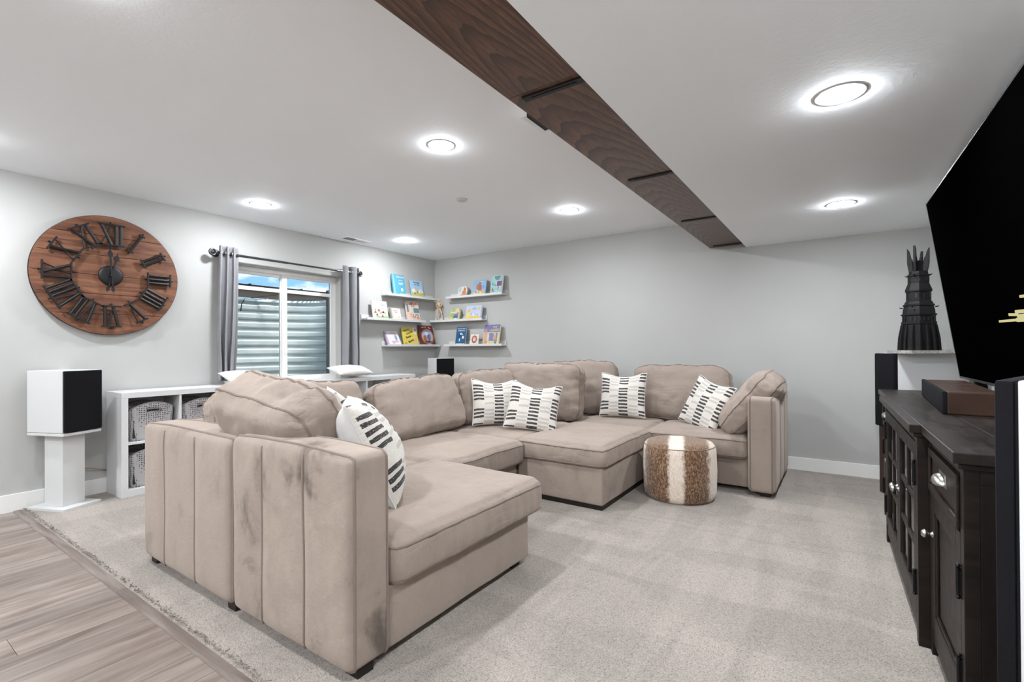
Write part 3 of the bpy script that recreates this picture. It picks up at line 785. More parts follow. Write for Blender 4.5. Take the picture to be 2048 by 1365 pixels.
# ================================================================ sofa
sofa = empty('sectional_sofa', (-2.3, 3.0, CARPET), label='large taupe velvet sectional sofa with piped cushions', cat='sofa')
def sp(mb, name, mat, parent=None, smooth=True):
    """part in world coordinates under the sofa"""
    mb.v = [(v[0]+2.3, v[1]-3.0, v[2]-CARPET) for v in mb.v]
    return mb.build(name, mat, parent or sofa, smooth)
def seat(x0, x1, y0, y1, z0, z1, seed, root=None, crown=.022, name='seat_cushion', org=None):
    c = Vector(((x0+x1)/2, (y0+y1)/2, (z0+z1)/2)); half = ((x1-x0)/2, (y1-y0)/2, (z1-z0)/2)
    def disp(q, w, n):
        u, v, t = q
        k = max(0, (1-u*u))**.6*max(0, (1-v*v))**.6
        d = Vector((0, 0, 0))
        if n.z > .2: d.z += crown*k+fn(w+c, (3.5, 3.5, 1), .007, seed)+fn(w+c, (9, 9, 1), .003, seed)
        b = (1-t*t)
        if abs(n.z) < .8: d += n*(b*(.016+fn(w+c, (40, 40, 5), .010, seed)+fn(w+c, (7, 7, 7), .008, seed)))
        return d
    vs, fs, surf = soft_box(half, .045, (44, 44, 9), disp)
    mb = MB().add([tuple(Vector(v)+c) for v in vs], fs)
    pp = [MB().tube([tuple(surf(q)+c) for q in ring(2, s)], .0055, 6, True) for s in (.62, -.62)]
    if root is None:
        o = sp(mb, name, M['velvet_soft'])
        for p in pp: sp(p, 'piping', M['velvet_pipe'], o)
    else:
        for m_ in [mb]+pp: m_.v = [(v[0]-org[0], v[1]-org[1], v[2]-org[2]) for v in m_.v]
        o = mb.build(name, M['velvet_soft'], root, True)
        for p in pp: p.build('piping', M['velvet_pipe'], o, True)
    return o
def bas(x0, x1, y0, y1, name='base', z1=.285):
    c = Vector(((x0+x1)/2, (y0+y1)/2, (.05+z1)/2)); half = ((x1-x0)/2, (y1-y0)/2, (z1-.05)/2)
    vs, fs, s = soft_box(half, .012, (14, 14, 6), lambda q, w, n: n*(fn(w+c, (5, 5, 4), .004, 2.2)))
    return sp(MB().add([tuple(Vector(v)+c) for v in vs], fs), name, M['velvet'])
def panel(name, x0, x1, y0, y1, z1, seams, mat, axis, side, seed, extra=()):
    """upholstered back or arm. axis: 0 long along x, 1 long along y; side: +1/-1 = which side carries the channelled face"""
    c = Vector(((x0+x1)/2, (y0+y1)/2, (.05+z1)/2)); half = ((x1-x0)/2, (y1-y0)/2, (z1-.05)/2)
    lo, hi = (x0, x1) if axis == 0 else (y0, y1)
    cuts = [lo]+sorted(seams)+[hi]
    def disp(q, w, n):
        p = w+c; t = p.x if axis == 0 else p.y; d = Vector((0, 0, 0))
        nn = n.y if axis == 0 else n.x
        if nn*side > .6:
            for a, b in zip(cuts[:-1], cuts[1:]):
                if a <= t <= b:
                    f = (2*(t-a)/(b-a)-1); m = .011*(max(0, 1-f**4))**.7*(max(0, 1-q[2]**6))**.5
                    top = max(0, (q[2]-.35)/.65)
                    m += fn(p, (22, 22, 7), .0045, seed)*top+fn(p, (5, 5, 3), .005, seed)
                    if axis == 0: d.y += side*m
                    else: d.x += side*m
        if n.z > .5: d.z += fn(p, (3, 3, 1), .008, seed)+.006*max(0, 1-q[0]**2 if axis == 0 else 1-q[1]**2)
        return d
    nn = (44, 6, 26) if axis == 0 else (6, 44, 26)
    vs, fs, surf = soft_box(half, .032, nn, disp)
    o = sp(MB().add([tuple(Vector(v)+c) for v in vs], fs), name, mat)
    for s in (.80, -.80):
        sp(MB().tube([tuple(surf(q)+c) for q in ring(1 if axis == 0 else 0, s, 34)], .006, 6, True), 'piping', M['velvet_pipe'], o)
    for sx in seams:
        u = (sx-(lo+hi)/2)/((hi-lo)/2); pts = []
        for k in range(24):
            z = -.985+1.93*k/23
            q = (u, side, z) if axis == 0 else (side, u, z)
            pp = surf(q)+c
            if axis == 0: pp.y += side*.002
            else: pp.x += side*.002
            pts.append(tuple(pp))
        sp(MB().tube(pts, .006, 6), 'seam_piping', M['velvet_pipe'], o)
    return o
# front run: two upholstered backs side by side
panel('back_panel', -3.16, -2.212, 1.04, 1.22, .775, [-2.881, -2.541], M['velvet'], 0, -1, 1.1)
panel('back_panel', -2.186, -1.382, 1.04, 1.22, .80, [-1.942, -1.652], M['velvet_rub'], 0, -1, 2.7)
panel('back_panel', -3.16, -2.99, 1.225, 3.15, .765, [], M['velvet'], 1, -1, 3.1)
panel('back_panel', -3.16, -2.99, 3.155, 5.13, .765, [], M['velvet'], 1, -1, 3.9)
panel('back_panel', -2.985, -.63, 4.96, 5.13, .72, [], M['velvet'], 0, 1, 4.4)
panel('arm', -.612, -.425, 4.10, 5.13, .78, [4.44, 4.78], M['velvet'], 1, 1, 5.3)
bas(-2.19, -1.40, 1.22, 2.19); bas(-2.985, -2.2, 1.225, 2.2); bas(-2.985, -2.12, 2.205, 3.15); bas(-2.985, -2.14, 3.155, 4.15); bas(-2.985, -2.2, 4.155, 4.955); bas(-2.195, -1.44, 4.18, 4.955); bas(-1.435, -.62, 4.215, 4.955)
seat(-2.185, -1.368, 1.232, 2.275, .268, .462, 1.3); seat(-2.98, -2.20, 1.235, 2.205, .268, .455, 2.3)
seat(-2.98, -2.045, 2.215, 3.145, .268, .455, 3.3); seat(-2.98, -2.125, 3.155, 4.14, .268, .452, 4.3)
seat(-2.98, -2.205, 4.15, 4.95, .268, .455, 5.3); seat(-2.195, -1.445, 4.155, 4.95, .268, .452, 6.3); seat(-1.432, -.622, 4.16, 4.95, .268, .455, 7.3)
for x, y in ((-1.47, 2.12), (-1.44, 1.12), (-3.1, 1.1), (-2.25, 1.1), (-.5, 4.2), (-1.36, 4.28), (-3.1, 5.0), (-.5, 5.05)):
    MB().box((x+2.3-.035, y-3-.035, 0), (x+2.3+.035, y-3+.035, .05-CARPET), bev=.003).build('foot', M['feet'], sofa)
def back_cushion(pos, rz, lean, w, h, t, seed, tilt=0.0, mat='velvet_soft', sag=.0, twist=0.0):
    """local: x width, y thickness (front -y), z height, origin bottom centre"""
    half = (w/2, t/2, h/2)
    def disp(q, p, n):
        u, v, z = q; d = Vector((0, 0, 0))
        k = max(0, 1-u*u)**.75*max(0, 1-z*z)**.65
        if abs(n.y) > .3: d.y += math.copysign(1, n.y)*(.05*k+fn(p, (4, 4, 4), .012, seed)+fn(p, (11, 11, 7), .004, seed))
        # creases fanning from edges
        ed = max(abs(u), abs(z))**6
        d += n*(fn(p, (34, 20, 34), .011, seed)*ed)
        d += n*(fn(p, (12, 5, 4), .010, seed+3)+abs(fn(p+Vector((fn(p, (3, 3, 3), .2, seed), 0, 0)), (6, 4, 9), .03, seed+5))*.5)
        d.z += -sag*max(0, 1-u*u)*max(0, z)+fn((p.x, 0, 0), (5, 1, 1), .018, seed)*max(0, z)
        # bulge sides
        if abs(n.x) > .6: d.x += math.copysign(.012, n.x)*(1-z*z)
        # corners pulled in
        if z > 0: d.z -= .03*(abs(u)**5)*z
        return d
    vs, fs, surf = soft_box(half, min(.07, t*.42), (30, 9, 22), disp)
    root = MB().add([(v[0], v[1], v[2]+h/2) for v in vs], fs)
    o = root.build('back_cushion', M[mat], sofa, True)
    o.location = Vector(pos)-Vector((-2.3, 3.0, CARPET))
    o.rotation_euler = (Matrix.Rotation(rz, 3, 'Z') @ Matrix.Rotation(-lean, 3, 'X') @ Matrix.Rotation(tilt, 3, 'Y')).to_euler()
    for s in (-.66, .66):
        MB().tube([tuple(surf(q)+Vector((0, 0, h/2))) for q in ring(1, s)], .006, 6, True).build('piping', M['velvet_pipe'], o, True)
    return o
Q = R(90)
back_cushion((-2.845, 1.78, .462), Q, R(18), 1.0, .50, .20, 1.0)              # along the left back, behind the front cushion
back_cushion((-2.80, 2.845, .462), Q, R(20), .93, .485, .19, 2.0, R(-2.5))
back_cushion((-2.83, 3.80, .462), Q, R(14), .92, .50, .19, 3.0)
back_cushion((-2.55, 4.20, .455), R(3), R(8), .90, .56, .19, 4.0)             # stands across the middle
back_cushion((-2.27, 4.68, .455), R(38), R(14), .74, .57, .20, 5.0)
back_cushion((-1.32, 4.83, .455), R(0), R(10), .90, .535, .19, 6.0)           # against the back wall
back_cushion((-.81, 4.545, .475), R(-88), R(39), .72, .58, .19, 7.0, R(0))     # leaning on the right arm
back_cushion((-2.235, 1.47, .462), R(180), R(30), .66, .62, .24, 8.0, R(-9))        # leaning on the front back panel
# ottoman
ott = empty('ottoman', (-1.75, 3.65, CARPET), label='square taupe velvet ottoman with loose cushion pushed against the sofa', cat='ottoman')
org = (-1.75, 3.65, CARPET)
c = Vector((-1.755, 3.645, .18)); vs, fs, s_ = soft_box((.355, .49, .13), .012, (14, 14, 6), lambda q, w, n: n*fn(w, (5, 5, 4), .004, 9))
MB().add([tuple(Vector(v)+c-Vector(org)) for v in vs], fs).build('base', M['velvet'], ott, True)
seat(-2.118, -1.388, 3.148, 4.145, .30, .468, 8.8, ott, .02, 'top_cushion', org)
MB().box((-.34, -.475, 0), (.34, .475, .045)).build('plinth', M['feet'], ott)

# ================================================================ scatter pillows
def pillow(pos, rot, w, h, t, label, seed, mat='pillow', dent=.05, name='throw_pillow', group='dash-patterned throw pillows'):
    """local x width, z height, y thickness (front -y), origin at centre; rot = (rz, lean, tilt)"""
    n = 34; vs = []; fs = []; uvs = []
    def pt(u, v, s):
        x = w/2*u*(1-.06*(1-v*v)); z = h/2*v*(1-.06*(1-u*u))
        if v > 0: z -= dent*v*max(0, 1-(u*1.3)**2)
        k = (max(0, 1-u**2)*max(0, 1-v**2))**.42
        wr = fn((x, z, 0), (14, 14, 1), .006, seed)+fn((x, z, 0), (5, 5, 1), .012, seed)
        return (x, s*(t/2*k+wr*k), z)
    def grid(s):
        o = len(vs)
        for j in range(n+1):
            for i in range(n+1):
                u = math.sin((2*i/n-1)*math.pi/2); v = math.sin((2*j/n-1)*math.pi/2)
                vs.append(pt(u, v, s)); uvs.append((u*.5+.5, v*.5+.5))
        for j in range(n):
            for i in range(n):
                a = o+j*(n+1)+i; f = (a, a+1, a+n+2, a+n+1); fs.append(f if s < 0 else f[::-1])
    grid(-1); grid(1)
    me = bpy.data.meshes.new(name); me.from_pydata(vs, [], fs); uvl = me.uv_layers.new(name='UVMap')
    for lp in me.loops: uvl.data[lp.index].uv = uvs[lp.vertex_index]
    root = empty(name, pos, 0, label=label, cat='pillow', group=group)
    root.rotation_euler = (Matrix.Rotation(rot[0], 3, 'Z') @ Matrix.Rotation(-rot[1], 3, 'X') @ Matrix.Rotation(rot[2], 3, 'Y')).to_euler()
    o = link('cover', me, M[mat], root, True)
    if mat == 'pillow':
        me.materials.append(M['linen'])
        for p in me.polygons:
            if p.index >= n*n: p.material_index = 1
    per = []
    for k in range(n): per.append(pt(math.sin((2*k/n-1)*math.pi/2), -1, 1))
    for k in range(n): per.append(pt(1, math.sin((2*k/n-1)*math.pi/2), 1))
    for k in range(n): per.append(pt(-math.sin((2*k/n-1)*math.pi/2), 1, 1))
    for k in range(n): per.append(pt(-1, -math.sin((2*k/n-1)*math.pi/2), 1))
    MB().tube(per, .004, 6, True).build('edge_seam', M['linen'], root, True)
    return root
pillow((-1.845, 1.50, .70), (R(141), R(25), R(0)), .46, .50, .27, 'largest cream dash-patterned pillow, nearest, tucked behind the front sofa back', 1, dent=.02)
pillow((-2.47, 1.83, .715), (R(150), R(22), R(0)), .44, .46, .15, 'cream dash-patterned pillow peeking out behind the nearest pillow', 2, dent=.02)
pillow((-2.60, 3.52, .68), (R(52), R(18), R(3)), .43, .42, .15, 'cream dash-patterned pillow, left one of the overlapping pair by the ottoman', 3, dent=.03)
pillow((-2.22, 3.56, .66), (R(28), R(26), R(8)), .45, .43, .15, 'cream dash-patterned pillow, right front one of the overlapping pair by the ottoman', 4, dent=.035)
pillow((-1.80, 4.57, .70), (R(8), R(14), R(0)), .45, .44, .15, 'cream dash-patterned pillow standing left of the back wall cushion', 5, dent=.035)
pillow((-1.00, 4.50, .66), (R(-28), R(22), R(14)), .43, .45, .14, 'cream dash-patterned pillow leaning on the cushion by the right arm', 6, dent=.02)
pillow((LX+.26, 2.36, SH+.078), (R(90), R(74), R(0)),   .36, .25, .11, 'white pillow on the cube shelf left of the window', 7, 'linen', .02, group='white shelf pillows')
pillow((LX+.26, 3.57, SH+.085), (R(90), R(74), R(0)), .46, .25, .12, 'white embroidered pillow on the cube shelf by the right curtain', 8, 'linen', .02, group='white shelf pillows')

# ================================================================ pouf
pf = empty('fur_pouf', (-1.055, 3.84, CARPET), R(15), label='round brown and cream striped faux fur pouf beside the ottoman', cat='pouf')
pr, ph = .268, .43
prof = [(.0001, 0), (pr*.9, 0), (pr*.97, .02), (pr, .06), (pr*1.02, ph*.5), (pr*1.0, ph*.84), (pr*.975, ph*.93), (pr*.9, ph*.985), (pr*.7, ph*1.005), (pr*.35, ph*1.012), (.0001, ph*1.015)]
MB().lathe(prof, n=72).build('cover', M['pouf'], pf, True)
MB().tube([(pr*.965*math.cos(a), pr*.965*math.sin(a), ph*.935) for a in [2*math.pi*k/64 for k in range(64)]], .004, 6, True).build('piping', M['velvet_pipe'], pf, True)

# ================================================================ picture ledges, books, figure
def ledge(wall, a, b, z, label):
    t = empty('picture_ledge', ((LX, a, z) if wall == 'L' else (a, BY, z)), label=label, cat='shelf', group='white picture ledges')
    L = b-a
    def bx_(name, d0, d1, z0, z1):
        if wall == 'L': MB().box((d0, 0, z0), (d1, L, z1), bev=.0015).build(name, M['white'], t)
        else: MB().box((0, -d1, z0), (L, -d0, z1), bev=.0015).build(name, M['white'], t)
    bx_('back_rail', 0, .014, -.016, .055); bx_('shelf_board', .014, .115, -.016, 0); bx_('front_lip', .115, .127, -.016, .014)
ledge('L', 4.25, 5.2, 1.885, 'white picture ledge on the window wall, topmost of its three')
ledge('L', 3.92, 4.95, 1.552, 'white picture ledge on the window wall, middle one beside the curtain')
ledge('L', 4.25, 5.245, 1.215, 'white picture ledge on the window wall, lowest of its three')
ledge('B', -4.66, -3.68, 1.893, 'white picture ledge on the back wall, topmost of its three')
ledge('B', LX+.01, -4.01, 1.566, 'white picture ledge on the back wall, middle one reaching the corner')
ledge('B', -4.70, -3.69, 1.215, 'white picture ledge on the back wall, lowest of its three')
MC = {}
def cm(rgb):
    k = 'print_%d_%d_%d' % rgb
    if k not in MC: MC[k] = plain(k, tuple(int(v*.88) for v in rgb), .5)
    return MC[k]
def text_mesh(s, size, bold=False, align='CENTER'):
    cu = bpy.data.curves.new('title', 'FONT'); cu.body = s; cu.size = size; cu.align_x = align; cu.align_y = 'CENTER'; cu.resolution_u = 2; cu.extrude = .0002
    if bold: cu.offset = size*.022
    o = bpy.data.objects.new('title', cu); COL.objects.link(o)
    bpy.context.view_layer.update()
    me = bpy.data.meshes.new_from_object(o.evaluated_get(bpy.context.evaluated_depsgraph_get())); bpy.data.objects.remove(o); bpy.data.curves.remove(cu)
    return me
def outline(kind, w, h):
    if kind == 'rect': return [(-w/2, 0), (w/2, 0), (w/2, h), (-w/2, h)]
    if kind == 'round':
        r = min(w, h)*.12; p = [(-w/2, 0), (w/2, 0)]
        for cx, cz, a0 in ((w/2-r, h-r, 0), (-w/2+r, h-r, 90)):
            p += [(cx+r*math.cos(R(a0+k*15)), cz+r*math.sin(R(a0+k*15))) for k in range(7)]
        return p
    # die-cut animal board book: bumpy right and top edge
    p = [(-w/2, 0), (w/2*.9, 0)]
    for k in range(15):
        t = k/14*1.35; x = w/2*math.cos(t)**.55 if math.cos(t) > 0 else 0; p.append((x*(1+.09*math.sin(k*1.9)), h*.42+h*.58*math.sin(min(t, math.pi/2))))
    return p+[(-w/2*.1, h*.96), (-w/2, h*.86)]
def book(wall, a, z, w, h, t, cover, label, titles=(), art=(), lean=14, kind='rect', spine=None, turn=0):
    """wall 'L': a = y of centre; 'B': a = x of centre"""
    off = .084 if t >= .02 or turn else .09
    zz0 = z+.001+t/2*math.sin(R(lean))
    loc = (LX+off, a, zz0) if wall == 'L' else (a, BY-off, zz0)
    root = empty('picture_book', loc, label=label, cat='book', group='picture books on the ledges')
    rz = (Q if wall == 'L' else 0)+R(turn)
    root.rotation_euler = (Matrix.Rotation(rz, 3, 'Z') @ Matrix.Rotation(-R(lean), 3, 'X')).to_euler()
    ol = outline(kind, w, h); b = .0022
    mb = MB(); mb.prism([(x, -t/2, zz) for x, zz in ol], (0, b, 0)); mb.prism([(x, t/2-b, zz) for x, zz in ol], (0, b, 0))
    mb.box((-w/2, -t/2+b, 0), (-w/2+b, t/2-b, h*(1 if kind == 'rect' else .84)))
    mb.build('cover', cm(cover), root)
    il = [(x*.965, .002+zz*.972) for x, zz in ol]
    MB().prism([(x, -t/2+b, zz) for x, zz in il], (0, t-2*b, 0)).build('page_block', M['pages'], root)
    if spine:
        MB().box((-w/2-.001, -t/2-.0006, 0), (-w/2+w*.12, t/2, h)).build('spine_cloth', cm(spine), root)
    y = -t/2-.0004
    if art:
        am = MB(); mats = []
        for i, it in enumerate(art):
            k, cx, cz, rx, rzz, colr = it[:6]; ang = R(it[6]) if len(it) > 6 else 0
            m = cm(colr)
            if m not in mats: mats.append(m)
            mi = mats.index(m); yy = y-.00012*i
            n = 4 if k == 'r' else (3 if k == 't' else 18); pts = []
            for q in range(n):
                if k == 'r': px, pz = [(-1, -1), (1, -1), (1, 1), (-1, 1)][q]
                elif k == 't': px, pz = [(-1, -1), (1, -1), (0, 1)][q]
                else: px, pz = math.cos(2*math.pi*q/n), math.sin(2*math.pi*q/n)
                px, pz = px*rx*w, pz*rzz*h
                pts.append((cx*w+px*math.cos(ang)-pz*math.sin(ang), yy, cz*h+px*math.sin(ang)+pz*math.cos(ang)))
            am.prism(pts, (0, -.0001, 0), mi)
        am.build('cover_art', mats, root)
    for (s, cx, cz, size, colr, *ex) in titles:
        me = text_mesh(s, size*h, True); o = link('title', me, cm(colr), root)
        o.location = (cx*w, y-.004*.5-.00012*len(art), cz*h); o.rotation_euler = (R(90), R(-(ex[0] if ex else 0)), 0)
    return root
WH = (245, 245, 242)
def spots(seed, n, cols, box=(-.45, .45, .05, .5), r=(.04, .11)):
    q = random.Random(seed); out = []
    for i in range(n):
        s = q.uniform(*r); out.append((q.choice('eee t'.replace(' ', 'e')), q.uniform(box[0]+s, box[1]-s), q.uniform(box[2]+s, box[3]-s), s, s*q.uniform(.7, 1.3), q.choice(cols)))
    return out
Z1, Z2, Z3 = 1.885, 1.552, 1.215
book('L', 4.50, Z1, .215, .285, .02, (92, 176, 200), 'tall turquoise picture book with white title and red details, top left ledge',
     [('THE CAT', .14, .88, .12, WH), ('IN THE', .16, .72, .07, WH), ('HAT', .16, .56, .15, WH)], [('r', -.42, .5, .05, .49, (150, 205, 220)), ('e', .2, .28, .09, .08, WH), ('r', .2, .06, .24, .02, WH)], 10)
book('L', 4.83, Z1, .235, .245, .012, (168, 205, 232), 'light blue book with farm animals on the cover, top left ledge',
     [('Goodnight', 0, .86, .11, (60, 74, 110)), ('Little Animals', 0, .73, .075, (60, 74, 110))], [('r', 0, .14, .5, .14, (202, 196, 110)), ('e', -.28, .36, .16, .14, WH)]+spots(2, 10, [(226, 142, 96), (120, 160, 110), (244, 240, 232), (236, 178, 120), (90, 140, 90)], (-.45, .48, .1, .6)), 12)
book('L', 4.165, Z2, .245, .235, .016, (244, 243, 241), 'square white book with small children on the cover beside the curtain',
     [('the', .2, .92, .06, (150, 160, 200)), ('Together', .2, .80, .10, (150, 170, 220)), ('Book', .2, .68, .09, (176, 190, 226))], [('r', .1, .09, .4, .09, (170, 196, 150))]+spots(3, 12, [(60, 54, 70), (206, 120, 190), (150, 190, 214), (110, 160, 120), (150, 100, 90), (228, 206, 90)], (-.48, .46, .05, .62), (.04, .085)), 10)
book('L', 4.435, Z2, .165, .155, .03, (242, 236, 228), 'small pale board book with pink title on the middle left ledge',
     [('Guess How', .02, .78, .12, (226, 130, 140)), ('Much', .02, .64, .12, (226, 130, 140))], spots(4, 6, [(222, 176, 120), (206, 196, 150), (236, 208, 176)], (-.45, .45, .04, .42)), 16, spine=(178, 180, 160))
book('L', 4.755, Z2, .235, .28, .03, (238, 206, 190), 'pink patterned book with teal squares on the middle left ledge', [],
     [('r', .25, .52, .22, .12, (88, 142, 152)), ('r', -.42, .62, .07, .2, (88, 142, 152))]+spots(5, 22, [(96, 150, 150), (200, 120, 100), (110, 120, 110), (222, 160, 140)], (-.3, .46, .06, .36), (.03, .05))+spots(15, 14, [(96, 150, 150), (200, 120, 100), (110, 120, 110)], (-.3, .46, .68, .96), (.025, .045)), 12, 'round')
book('L', 4.40, Z3, .225, .20, .02, (240, 234, 234), 'white and lilac small book leaning back on the lowest left ledge',
     [('Little Stories', .1, .86, .08, (206, 120, 150))], [('e', -.05, .2, .09, .1, (206, 150, 190)), ('e', .26, .52, .1, .2, (140, 160, 206)), ('e', .24, .76, .05, .06, (226, 190, 150))]+spots(6, 5, [(206, 176, 206), (236, 206, 180)], (-.3, .45, .05, .4)), 26, spine=(190, 168, 200))
book('L', 4.70, Z3, .275, .25, .015, (226, 206, 92), 'yellow picture book with slanting dark hand lettering, lowest left ledge',
     [('How to', -.22, .85, .14, (70, 60, 30), 18), ('Catch the', -.04, .69, .13, (70, 60, 30), 18), ('Easter', -.12, .47, .17, (84, 56, 30), 16), ('Bunny', .0, .24, .18, (84, 56, 30), 22)],
     [('e', .36, .82, .14, .2, (240, 226, 216)), ('e', .4, .88, .05, .08, (196, 60, 70)), ('e', -.36, .08, .09, .08, (230, 150, 70)), ('e', .3, .3, .1, .1, (240, 170, 150)), ('r', .1, .04, .4, .03, (206, 206, 110))], 14)
book('L', 5.025, Z3, .285, .29, .015, (110, 50, 36), 'dark red brown picture book with a round framed picture, lowest left ledge',
     [('Can\'t You', -.16, .90, .085, WH, 8), ('Sleep', .24, .88, .085, WH, -14), ('Little Bear', .12, .05, .06, WH)],
     [('e', .03, .44, .43, .40, (206, 120, 80)), ('e', .03, .44, .37, .34, (170, 190, 226)), ('e', -.16, .34, .12, .16, (176, 110, 60)), ('e', .12, .4, .12, .18, (110, 110, 150)), ('e', .0, .60, .14, .1, (216, 226, 240)), ('e', .22, .42, .06, .14, (200, 130, 120)), ('e', .03, .17, .24, .06, (90, 70, 70))], 13)
book('B', -4.39, 1.893, .185, .15, .018, (222, 230, 232), 'small fox-shaped board book, leftmost on the top back wall ledge',
     [('Brave', -.26, .74, .1, (60, 70, 90)), ('Little', -.26, .60, .1, (60, 70, 90)), ('Fox', -.26, .46, .1, (60, 70, 90))], [('e', .2, .34, .22, .26, (222, 140, 84)), ('e', .24, .66, .13, .16, (206, 120, 66)), ('t', .18, .84, .05, .07, (190, 104, 56)), ('r', .14, .1, .3, .08, (228, 150, 90))], 12, 'die', turn=-6)
book('B', -4.095, 1.893, .235, .215, .016, (150, 190, 224), 'blue book with a big red squirrel on the cover, top back wall ledge',
     [('Little Squirrel', .2, .88, .07, (230, 236, 170))], [('r', 0, .1, .48, .1, (214, 190, 130)), ('e', .05, .42, .16, .28, (176, 104, 84)), ('e', -.14, .56, .12, .2, (190, 120, 96)), ('e', -.08, .16, .3, .14, (236, 226, 214)), ('e', .02, .76, .09, .1, (182, 112, 90)), ('e', .3, .5, .14, .12, (130, 170, 214)), ('e', .24, .22, .12, .09, (226, 176, 110))]+spots(8, 6, [(126, 170, 100), (222, 140, 110), (180, 200, 120)], (-.46, .46, .04, .34)), 12, 'round', turn=-4)
book('B', -3.80, 1.893, .20, .25, .034, (170, 212, 208), 'thick mint green book with a purple label, top back wall ledge',
     [('BEDTIME', .08, .88, .10, (50, 60, 66)), ('STORIES', .08, .77, .08, (50, 60, 66))], [('r', .28, .52, .22, .13, (136, 70, 140))]+spots(9, 22, [(60, 70, 80), (200, 80, 70), (60, 110, 130), (236, 240, 230)], (-.46, .46, .05, .36), (.02, .04))+spots(19, 9, [(60, 90, 100), (100, 140, 140)], (-.44, .0, .4, .7), (.02, .04)), 10, turn=-8)
book('B', -4.535, 1.566, .205, .185, .016, (196, 206, 140), 'rabbit-shaped green and yellow board book on the middle back wall ledge',
     [('Baby', -.16, .84, .08, (120, 130, 120)), ('Bunny', -.16, .72, .08, (176, 120, 120))], [('r', -.1, .62, .36, .04, (226, 226, 206)), ('e', .22, .72, .17, .2, (232, 206, 190)), ('e', .1, .28, .24, .2, (80, 120, 170)), ('e', .26, .48, .12, .12, (206, 120, 150)), ('e', -.22, .4, .16, .14, (160, 190, 120)), ('e', -.3, .14, .14, .1, (226, 220, 120)), ('e', .1, .1, .16, .07, (240, 236, 226))], 12, 'die', turn=-5)
book('B', -4.195, 1.566, .295, .19, .03, (196, 210, 232), 'wide yellow and pale blue board book on the middle back wall ledge',
     [('The Little', .05, .88, .07, (120, 160, 200)), ('CHICKS', .05, .74, .11, (216, 130, 110))], [('r', 0, .1, .48, .1, (232, 196, 96)), ('r', -.36, .3, .12, .2, (236, 216, 130)), ('e', -.3, .62, .1, .12, (226, 190, 110)), ('e', .34, .76, .08, .12, (226, 196, 130))]+spots(11, 11, [(236, 206, 110), (160, 190, 180), (240, 236, 226), (214, 150, 110), (150, 170, 206)], (-.3, .46, .1, .45), (.03, .06)), 12, turn=-6)
book('B', -4.43, 1.215, .205, .255, .016, (38, 98, 142), 'dark blue picture book with white title, lowest back wall ledge',
     [('THE CAT IN THE HAT', .03, .90, .068, WH), ('COMES BACK!', .03, .79, .09, WH)], [('r', .0, .04, .46, .035, (236, 232, 226)), ('e', -.12, .5, .06, .14, (28, 50, 80)), ('e', .0, .62, .09, .06, WH), ('e', .24, .42, .1, .08, WH), ('e', -.1, .28, .05, .1, WH), ('e', .16, .58, .04, .03, WH), ('e', .28, .04, .06, .03, (200, 70, 70))], 9, turn=-8)
book('B', -4.18, 1.215, .155, .145, .014, (236, 232, 222), 'small cream book with a rust flower wreath, lowest back wall ledge',
     [('O', .0, .54, .2, (90, 80, 80)), ('thanks', .05, .06, .08, (70, 70, 70))], [('e', 0, .52, .33, .36, (176, 92, 60)), ('e', 0, .52, .16, .18, (240, 238, 232))]+[('e', .3*math.cos(k), .52+.33*math.sin(k), .07, .075, (190, 110, 76)) for k in [x*.785 for x in range(8)]]+[('e', 0, .52, .17, .19, (242, 240, 234))], 10, turn=-6)
book('B', -3.895, 1.215, .295, .275, .02, (226, 206, 160), 'large book with purple sky and cream towers, rightmost on lowest back wall ledge',
     [('YOU\'RE', .18, .86, .08, (246, 236, 180)), ('CHICKEN', .16, .70, .15, (240, 214, 110), 4), ('LITTLE', .16, .56, .06, (240, 236, 206))], [('r', 0, .8, .49, .19, (126, 124, 176)), ('r', .12, .38, .26, .2, (120, 136, 184)), ('r', -.36, .34, .09, .3, (214, 170, 150)), ('r', -.2, .24, .07, .22, (236, 216, 170)), ('e', .22, .34, .1, .14, (216, 160, 150)), ('e', .22, .5, .06, .06, (232, 200, 170)), ('e', .3, .18, .1, .08, (140, 160, 90)), ('e', .3, .08, .06, .05, (80, 110, 160)), ('e', -.36, .7, .07, .1, (200, 150, 160)), ('e', -.3, .12, .1, .08, (206, 160, 120))], 11, turn=-7)
# jointed wooden artist's figure
mq = empty('wooden_figure', (-4.83, BY-.075, 1.568), R(18), label='jointed pale wooden artist figure leaning in the corner on a ledge', cat='figurine')
def mpart(name, pts, rad): MB().tube(pts, 1.0, 10, taper=rad).build(name, M['mann'], mq, True)
hz = .165
mpart('leg', [(-.014, 0, hz), (-.02, -.004, .14), (-.03, -.008, .092), (-.031, -.008, .086)], [.010, .0135, .009, .007]); mpart('shin', [(-.031, -.008, .084), (-.034, -.006, .06), (-.036, 0, .012)], [.008, .0105, .006])
mpart('leg', [(.014, 0, hz), (.026, -.004, .14), (.042, -.010, .092), (.043, -.010, .086)], [.010, .0135, .009, .007]); mpart('shin', [(.043, -.010, .084), (.052, -.008, .06), (.066, -.004, .012)], [.008, .0105, .006])
for x, y in ((-.037, -.012), (.069, -.014)): MB().sphere((x, y, .006), .012, sc=(.8, 1.5, .5)).build('foot', M['mann'], mq, True)
MB().sphere((0, 0, hz+.012), .022, sc=(1.1, .7, .8)).build('hip', M['mann'], mq, True)
mpart('torso', [(0, 0, hz+.03), (-.002, 0, hz+.045), (-.004, 0, hz+.085), (-.004, 0, hz+.105)], [.013, .018, .027, .014])
MB().sphere((-.004, 0, hz+.112), .009).build('neck', M['mann'], mq, True); MB().sphere((-.006, -.003, hz+.137), .0165, sc=(.85, .9, 1.25)).build('head', M['mann'], mq, True)
